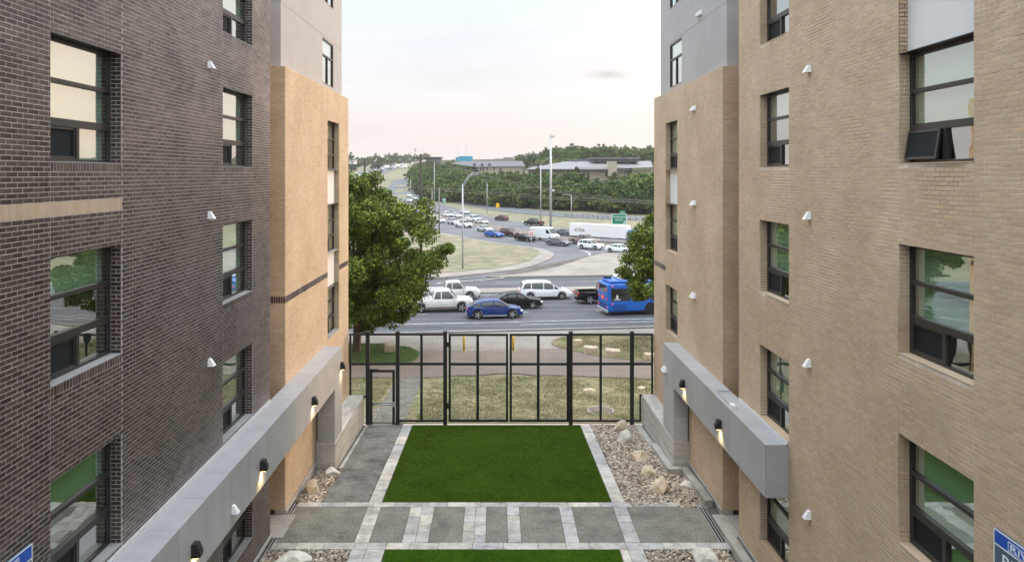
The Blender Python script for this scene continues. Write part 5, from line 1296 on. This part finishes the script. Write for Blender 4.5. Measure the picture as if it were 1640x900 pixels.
# ------------------------------------------------------------------ poles, wires and road signs
def pole_thing(name, label, cat, base, h, r0, r1, m, arms=(), group=None, lamp=True):
    x, y = base; t = thing(name, label, cat, (x, y, T(x, y)), group=group)
    MB().tube([(0, 0, -.5), (0, 0, h * .5), (0, 0, h)], [r0, (r0 + r1) / 2, r1], 10).build('pole', M[m], t, True)
    for (dx, dz, z0) in arms:
        a = MB().tube([(0, 0, z0), (dx * .55, 0, z0 + dz * .75), (dx, 0, z0 + dz)], [.06, .05, .045], 8).build('arm', M[m], t, True)
        if lamp: s = 1 if dx > 0 else -1; MB().box(min(dx, dx + s * .75), max(dx, dx + s * .75), -.16, .16, z0 + dz - .06, z0 + dz + .07).build('lamp_head', M['steel'], t)
    return t
SG = 'steel street lights'
g1 = onground(741, 433); d = g1[1]
t = pole_thing('street_light', 'galvanised street light with double braced arm on the grass island', 'street light', g1, (433 - 295) * d / F, .13, .09, 'steel', [((758 - 741) * d / F, (295 - 276) * d / F, (433 - 296) * d / F), ((757 - 741) * d / F, (300 - 279) * d / F, (433 - 301) * d / F)], SG)
def sl(px, pb, pt, arm, label, r=.12, dm=60):
    b = onground(px, pb, dm); d = b[1]; h = (pb - pt) * d / F
    return pole_thing('street_light', label, 'street light', b, h, r, r * .7, 'steel', [(arm[0] * d / F, arm[1] * d / F, h - .05)] if arm else (), SG)
sl(866, 361, 264, (16, 12), 'tall street light with angled arm beside the thick mast', .16)
sl(780, 341, 294, (-6, 6), 'street light with short arm before the dark treeline', .14)
sl(915, 350, 313, (-11, 1.5), 'street light with arm by the guardrail on the far verge', .14)
sl(695.5, 345, 260, None, 'thin bare light mast left of the green route sign', .12)
sl(657.5, 316, 288, (-7, 3), 'distant street light on the bend of the hill road', .14, 200)
b = onground(882, 364, 60); d = b[1]
t = pole_thing('mast', 'tall thick grey steel mast with small camera on top', 'mast', b, (364 - 220) * d / F, .34, .24, 'steel')
hh = (364 - 220) * d / F
MB().box(-.3, .9, -.2, .2, hh - .1, hh + .35).build('top_box', M['steel'], t); MB().tube([(0, 0, hh), (0, 0, hh + .9)], .06, 6).build('spike', M['steel'], t); MB().box(.3, .9, -.15, .15, hh - 13.2, hh - 12.8).build('camera', M['white'], t)
# wooden poles
wp = thing('utility_pole', 'dark wooden utility pole with crossarm rising over the large tree', 'utility pole', ((674 - VX) * 110 / F, 110, T(-12, 110)))
ph = CZ - (247 - VY) * 110 / F - T(-12, 110)
MB().tube([(0, 0, -.5), (0, 0, ph)], [.24, .17], 10).build('pole', M['wood'], wp, True); MB().box(-1.25, 1.25, -.08, .08, ph - .75, ph - .58).build('crossarm', M['wood'], wp)
for x in (-1.15, -.5, .5, 1.15): MB().tube([(x, 0, ph - .58), (x, 0, ph - .35)], .05, 6).build('insulator', M['greywood'], wp)
wp2 = thing('utility_pole', 'grey utility pole with wide crossarm above the tree crown', 'utility pole', ((584 - VX) * 130 / F, 130, T(-24, 130)))
ph2 = CZ - (254 - VY) * 130 / F - T(-24, 130)
MB().tube([(0, 0, -.5), (0, 0, ph2)], [.24, .18], 10).build('pole', M['wood'], wp2, True); MB().box(-1.6, .7, -.08, .08, ph2 - .65, ph2 - .45).build('crossarm', M['greywood'], wp2)
for px, pb, pt, lab in ((703.5, 372, 301, 'grey wooden post on the corner of the grass island'), (692, 372, 302, 'grey wooden post rising from behind the large tree')):
    b = onground(px, pb); t = thing('utility_pole', lab, 'utility pole', (*b, T(*b))); MB().tube([(0, 0, -.3), (0, 0, (pb - pt) * b[1] / F)], [.17, .13], 8).build('pole', M['greywood'], t, True)
def wire(a, b, sag, label, r=.028):
    a, b = Vector(a), Vector(b); pts = []
    for i in range(25):
        s = i / 24; p = a.lerp(b, s); p.z -= 4 * sag * s * (1 - s); pts.append(p)
    o = MB().tube(pts, r, 5, False).build('power_line', M['greywood'], None, True); tag(o, label, 'cable', 'overhead cables crossing the highway')
for i, (ya, da, yb, db, sg) in enumerate(((252, 110, 337, 128, 2.2), (253, 110, 333, 128, 2.0), (298, 105, 333, 130, .6), (302, 105, 336, 130, .6), (262, 130, 285, 150, 1.0))):
    wire(at(674 if i != 4 else 584, ya, da), at(1130, yb - 10, db), sg, 'thin overhead cable strung from the wooden pole across the highway')
wire(at(560, 296, 140), at(1130, 270, 160), 2.5, 'thin overhead cable strung from the wooden pole across the highway')
# road signs
def roadsign(name, label, px, ptop, pbot, wpx, hpx, m, rz=0, legs=(0,), dm=60, border=True, name2='panel'):
    b = onground(px, pbot, dm); d = b[1]; k = d / F; t = thing(name, label, 'road sign', (*b, T(*b)), rz)
    zt = (pbot - ptop) * k; w, h = wpx * k, hpx * k
    for l in legs: MB().tube([(l * w, .06, -.3), (l * w, .06, zt - h * .2)], .05, 6).build('post', M['steel'], t)
    MB().box(-w / 2, w / 2, -.02, .02, zt - h, zt).build('panel', M[m], t)
    if border:
        e = .035 * w; bd = MB()
        for q_ in ((-w / 2, w / 2, zt - e, zt), (-w / 2, w / 2, zt - h, zt - h + e), (-w / 2, -w / 2 + e, zt - h + e, zt - e), (w / 2 - e, w / 2, zt - h + e, zt - e)): bd.box(q_[0], q_[1], -.028, -.0205, q_[2], q_[3])
        bd.build('border', M['swhite'], t)
    return t, w, h, zt
def letter(t, s, size, x, z, m='swhite', wmax=None, y=-.03):
    o = obj('lettering', text_mesh(s, size, .004, 'CENTER'), M[m], t); o.rotation_euler = (math.pi / 2, 0, 0); o.location = (x, y, z)
    if wmax:
        ex = max(v.co.x for v in o.data.vertices) - min(v.co.x for v in o.data.vertices); o.scale = (wmax / ex, 1, 1)
t, w, h, zt = roadsign('highway_sign', 'large green highway exit sign with white lettering over the verge', 991.5, 343, 372, 23, 17, 'sgreen', math.radians(-4), (-.28, .22))
letter(t, 'Woodland Ave', h * .25, 0, zt - h * .36, wmax=w * .84); letter(t, 'Oltorf St', h * .25, 0, zt - h * .64, wmax=w * .52)
ar = MB(); ar.prism([(w * .27, -.03, zt - h * .92), (w * .33, -.03, zt - h * .94), (w * .42, -.03, zt - h * .74), (w * .37, -.03, zt - h * .72)], [(w * .27, -.022, zt - h * .92), (w * .33, -.022, zt - h * .94), (w * .42, -.022, zt - h * .74), (w * .37, -.022, zt - h * .72)])
ar.prism([(w * .31, -.03, zt - h * .74), (w * .44, -.03, zt - h * .80), (w * .43, -.03, zt - h * .66)], [(w * .31, -.022, zt - h * .74), (w * .44, -.022, zt - h * .80), (w * .43, -.022, zt - h * .66)]); ar.build('arrow', M['swhite'], t)
MB().box(w * .02, w * .46, -.02, .02, zt + .01, zt + h * .30).build('exit_tab', M['sgreen'], t); letter(t, 'EXIT', h * .17, w * .24, zt + h * .09, wmax=w * .26)
t, w, h, zt = roadsign('road_sign', 'red and white do not enter sign at the tip of the grass island', 851.3, 369, 397, 8.5, 9.5, 'swhite', math.radians(5), border=False)
MB().box(-w * .36, w * .36, -.026, -.0205, zt - h * .88, zt - h * .40).build('red_field', M['sred'], t); MB().box(-w * .22, w * .22, -.030, -.0262, zt - h * .72, zt - h * .55).build('bar', M['swhite'], t); MB().box(-w / 2, w / 2, -.026, -.0205, zt - h * .12, zt - .01).build('band', M['sred'], t)
roadsign('road_sign', 'yellow warning sign at the edge of the dark treeline', 797, 325.5, 337, 5.5, 7.5, 'syellow', 0, border=False, dm=150)
t, w, h, zt = roadsign('road_sign', 'small green route sign near the thin light mast', 711, 317.5, 331, 6, 9, 'sgreen', 0, dm=150)
MB().box(-w * .3, w * .35, -.03, -.0205, zt - h * .42, zt - h * .22).build('legend', M['swhite'], t); MB().box(0, w * .35, -.03, -.0205, zt - h * .82, zt - h * .58).build('legend', M['swhite'], t)
# guardrail on the far verge
gr = thing('guardrail', 'low steel guardrail along the far verge before the trees', 'guardrail', (*onground(980, 352, 120), 0), world=True)
gl_ = smooth_pts(gpx([(905, 346.5), (950, 349), (1000, 352), (1060, 355.5), (1120, 359)], 120), 6, False)
mb = MB(); n = len(gl_)
for i in range(n - 1):
    (xa, ya), (xb, yb) = gl_[i], gl_[i + 1]; za, zb2 = T(xa, ya) + .2, T(xb, yb) + .2
    mb.prism([(xa, ya, za + .35), (xb, yb, zb2 + .35), (xb, yb, zb2 + .70), (xa, ya, za + .70)], [(xa, ya + .08, za + .35), (xb, yb + .08, zb2 + .35), (xb, yb + .08, zb2 + .70), (xa, ya + .08, za + .70)])
mb.build('rail', M['steel'], gr)
for (xa, ya) in gl_[::1]: MB().box(xa - .12, xa + .12, ya + .1, ya + .25, T(xa, ya) - .3, T(xa, ya) + .85).build('post', M['wood'], gr)
for px, py in ((733.5, 345), (739.5, 345)):
    b = onground(px, py); t = thing('delineator_post', 'thin dark marker post on the dirt median', 'post', (*b, T(*b)), group='marker posts'); MB().tube([(0, 0, 0), (0, 0, 1.5), (0, 0, 1.6)], [.08, .08, .05], 8).build('post', M['wood'], t); MB().box(-.1, .1, -.1, .1, -.05, .1).build('base', M['black'], t)

# ------------------------------------------------------------------ buildings beyond the trees
def bld(name, label, d, group=None):
    t = thing(name, label, 'building', (0, d, 0), group=group, world=True); return t
def P3(px, py, d): return Vector(at(px, py, d))
D_ = 336
b = bld('institutional_building', 'wide pale flat-roofed building with stone tower among the trees', D_)
def pxbox(nm, m, par, x0, x1, yt, yb, d0, dep):
    a, c = P3(x0, yt, d0), P3(x1, yb, d0); return MB().box(a.x, c.x, d0, d0 + dep, c.z, a.z).build(nm, M[m], par)
wl_ = pxbox('wall', 'cream', b, 846, 1044, 273, 300, D_, 38)
pxbox('wall', 'cream', b, 930, 1000, 268, 296, D_ - 3, 2.9)
for x0 in (933.5, 940): pxbox('window', 'dwin', b, x0, x0 + 4, 275.5, 287, D_ - 3.05, .04)
for x0 in (970,): pxbox('window', 'dwin', b, x0, x0 + 4, 275, 283, D_ - 3.05, .04)
pxbox('window', 'dwin', b, 989, 1012, 269, 277, D_ - .06, .05)
ev = pxbox('eave', 'roofd', b, 842, 1010, 271, 272.6, D_ - 6, 7); 
rf = MB(); A = [P3(842, 271, D_ - 6), P3(975, 270.8, D_ - 6), P3(958, 257, D_ + 22), P3(905, 259, D_ + 22)]
rf.quad(*A); rf.quad(A[0], A[3], P3(860, 266, D_ + 30)); rf.quad(P3(985, 270, D_ - 4), P3(1046, 268, D_ - 4), P3(1042, 258, D_ + 24), P3(994, 259, D_ + 20)); rf.quad(A[1], P3(985, 270, D_ - 4), P3(994, 259, D_ + 20), A[2]); rf.build('roof', M['roofm'], b)
pxbox('clerestory', 'roofd', b, 949, 1023, 254.6, 260, D_ + 12, 14); pxbox('roof', 'roofm', b, 947, 1025, 252.8, 254.5, D_ + 10, 18)
pxbox('clerestory', 'roofd', b, 859, 895, 263, 268.5, D_ + 16, 8); pxbox('roof', 'roofm', b, 858, 896, 262.2, 262.9, D_ + 14, 11); pxbox('clerestory', 'roofd', b, 915, 950, 255.3, 259, D_ + 20, 8)
pxbox('tower', 'cream', b, 974.5, 988, 258.5, 282, D_ - 7, 5)
D_ = 395
b = bld('apartment_house', 'grey roofed apartment house with three dormers above the trees', D_)
pxbox('wall', 'cream', b, 766, 836, 266.5, 285, D_, 14)
rf = MB(); rf.quad(P3(762, 267.5, D_ - 1), P3(842, 266.5, D_ - 1), P3(836, 258, D_ + 12), P3(742, 258.5, D_ + 12)); rf.quad(P3(720, 262, D_ + 3), P3(762, 267.5, D_ - 1), P3(742, 258.5, D_ + 12)); rf.build('roof', M['roofd'], b)
for x0 in (760, 772, 784):
    dm_ = MB(); z = 263.6; dm_.prism([P3(x0 - 2.3, z, D_ + 1), P3(x0 + 2.3, z, D_ + 1), P3(x0, z - 2.6, D_ + 1)], [P3(x0 - 2.3, z, D_ + 6), P3(x0 + 2.3, z, D_ + 6), P3(x0, z - 2.6, D_ + 6)]); dm_.build('dormer', M['roofd'], b)
for x0 in (757, 768.5, 773, 779, 790, 800): pxbox('window', 'dwin', b, x0, x0 + 2.1, 268.6, 273, D_ - .06, .05)
b = bld('office_block', 'long low grey building on the skyline behind the dark pole', 520); pxbox('wall', 'roofd', b, 682, 706, 252.5, 268, 520, 15); pxbox('roof', 'roofd', b, 681, 707, 251.6, 252.4, 519, 17)
for i in range(5): pxbox('window', 'dwin', b, 684 + i * 4.4, 687 + i * 4.4, 253.5, 256, 519.9, .06)
b = bld('billboard', 'bright teal blue hoarding on the skyline over the dormered roof', 560); b['category'] = 'billboard'
pxbox('panel', 'tealb', b, 735, 757, 250.3, 258.2, 560, 1); pxbox('panel', 'tealb', b, 729.5, 734.8, 252, 258, 562, 1); pxbox('mast', 'steel', b, 733.3, 733.8, 234, 262, 561.5, .3); pxbox('mast', 'steel', b, 746, 746.5, 234, 250.2, 561.5, .3)
b = bld('cell_tower', 'thin telephone mast with antennas on the far skyline', 700); b['category'] = 'tower'; pxbox('mast', 'steel', b, 664.8, 665.6, 236, 262, 700, .5)
for yt in (238, 241): pxbox('antenna', 'steel', b, 663.6, 666.8, yt, yt + 1.8, 699.6, .3)
b = bld('hill_house', 'white house peeking out of the hilltop trees', 560)
for x0, x1, yt in ((966, 976, 244.5), (976.5, 983, 246), (983.5, 989, 244)): pxbox('wall', 'white', b, x0, x1, yt, 254, 560, 8); a = MB(); a.prism([P3(x0 - .6, yt, 559), P3(x1 + .6, yt, 559), P3((x0 + x1) / 2, yt - 1.6, 559)], [P3(x0 - .6, yt, 569), P3(x1 + .6, yt, 569), P3((x0 + x1) / 2, yt - 1.6, 569)]); a.build('roof', M['roofm'], b)
pxbox('window', 'dwin', b, 969, 971, 246.5, 248.5, 559.9, .06); pxbox('window', 'dwin', b, 985, 987, 246.5, 248.5, 559.9, .06)
for i, (x0, x1, yt, yb, d, m) in enumerate(((793, 806, 254.5, 262, 800, 'cream'), (807, 822, 252.5, 262, 820, 'white'), (824, 840, 250.5, 262, 840, 'cream'))):
    b = bld('hill_house', ('beige', 'white', 'tan')[i] + ' far house on the misty hillside beside the billboard', d, 'far houses on the hillside'); pxbox('wall', m, b, x0, x1, yt + 1.4, yb, d, 12); pxbox('roof', 'roofd', b, x0 - .5, x1 + .5, yt, yt + 1.39, d - 1, 14)
    for j in range(3): pxbox('window', 'dwin', b, x0 + 2 + j * 4, x0 + 3.4 + j * 4, yt + 2.4, yt + 4.2, d - .1, .08)
b = bld('hill_house', 'low white house at the top of the left roadside field', 600); pxbox('wall', 'white', b, 559, 568, 256.5, 263, 600, 10); pxbox('roof', 'roofm', b, 558, 569, 255, 256.4, 598, 14); pxbox('door', 'dwin', b, 563, 564.5, 259, 262.5, 599.9, .06)

# ------------------------------------------------------------------ evening haze
hz = bpy.data.materials.new('pale_haze'); hz.use_nodes = True; n_ = hz.node_tree.nodes; n_.clear()
ho = n_.new('ShaderNodeOutputMaterial'); pv = n_.new('ShaderNodeVolumePrincipled'); pv.inputs['Color'].default_value = (.93, .93, .95, 1); pv.inputs['Density'].default_value = 0.00016
hz.node_tree.links.new(pv.outputs[0], ho.inputs['Volume'])
stuff(MB().box(-1700, 1700, -60, 2900, -6, 75).build('haze', hz))
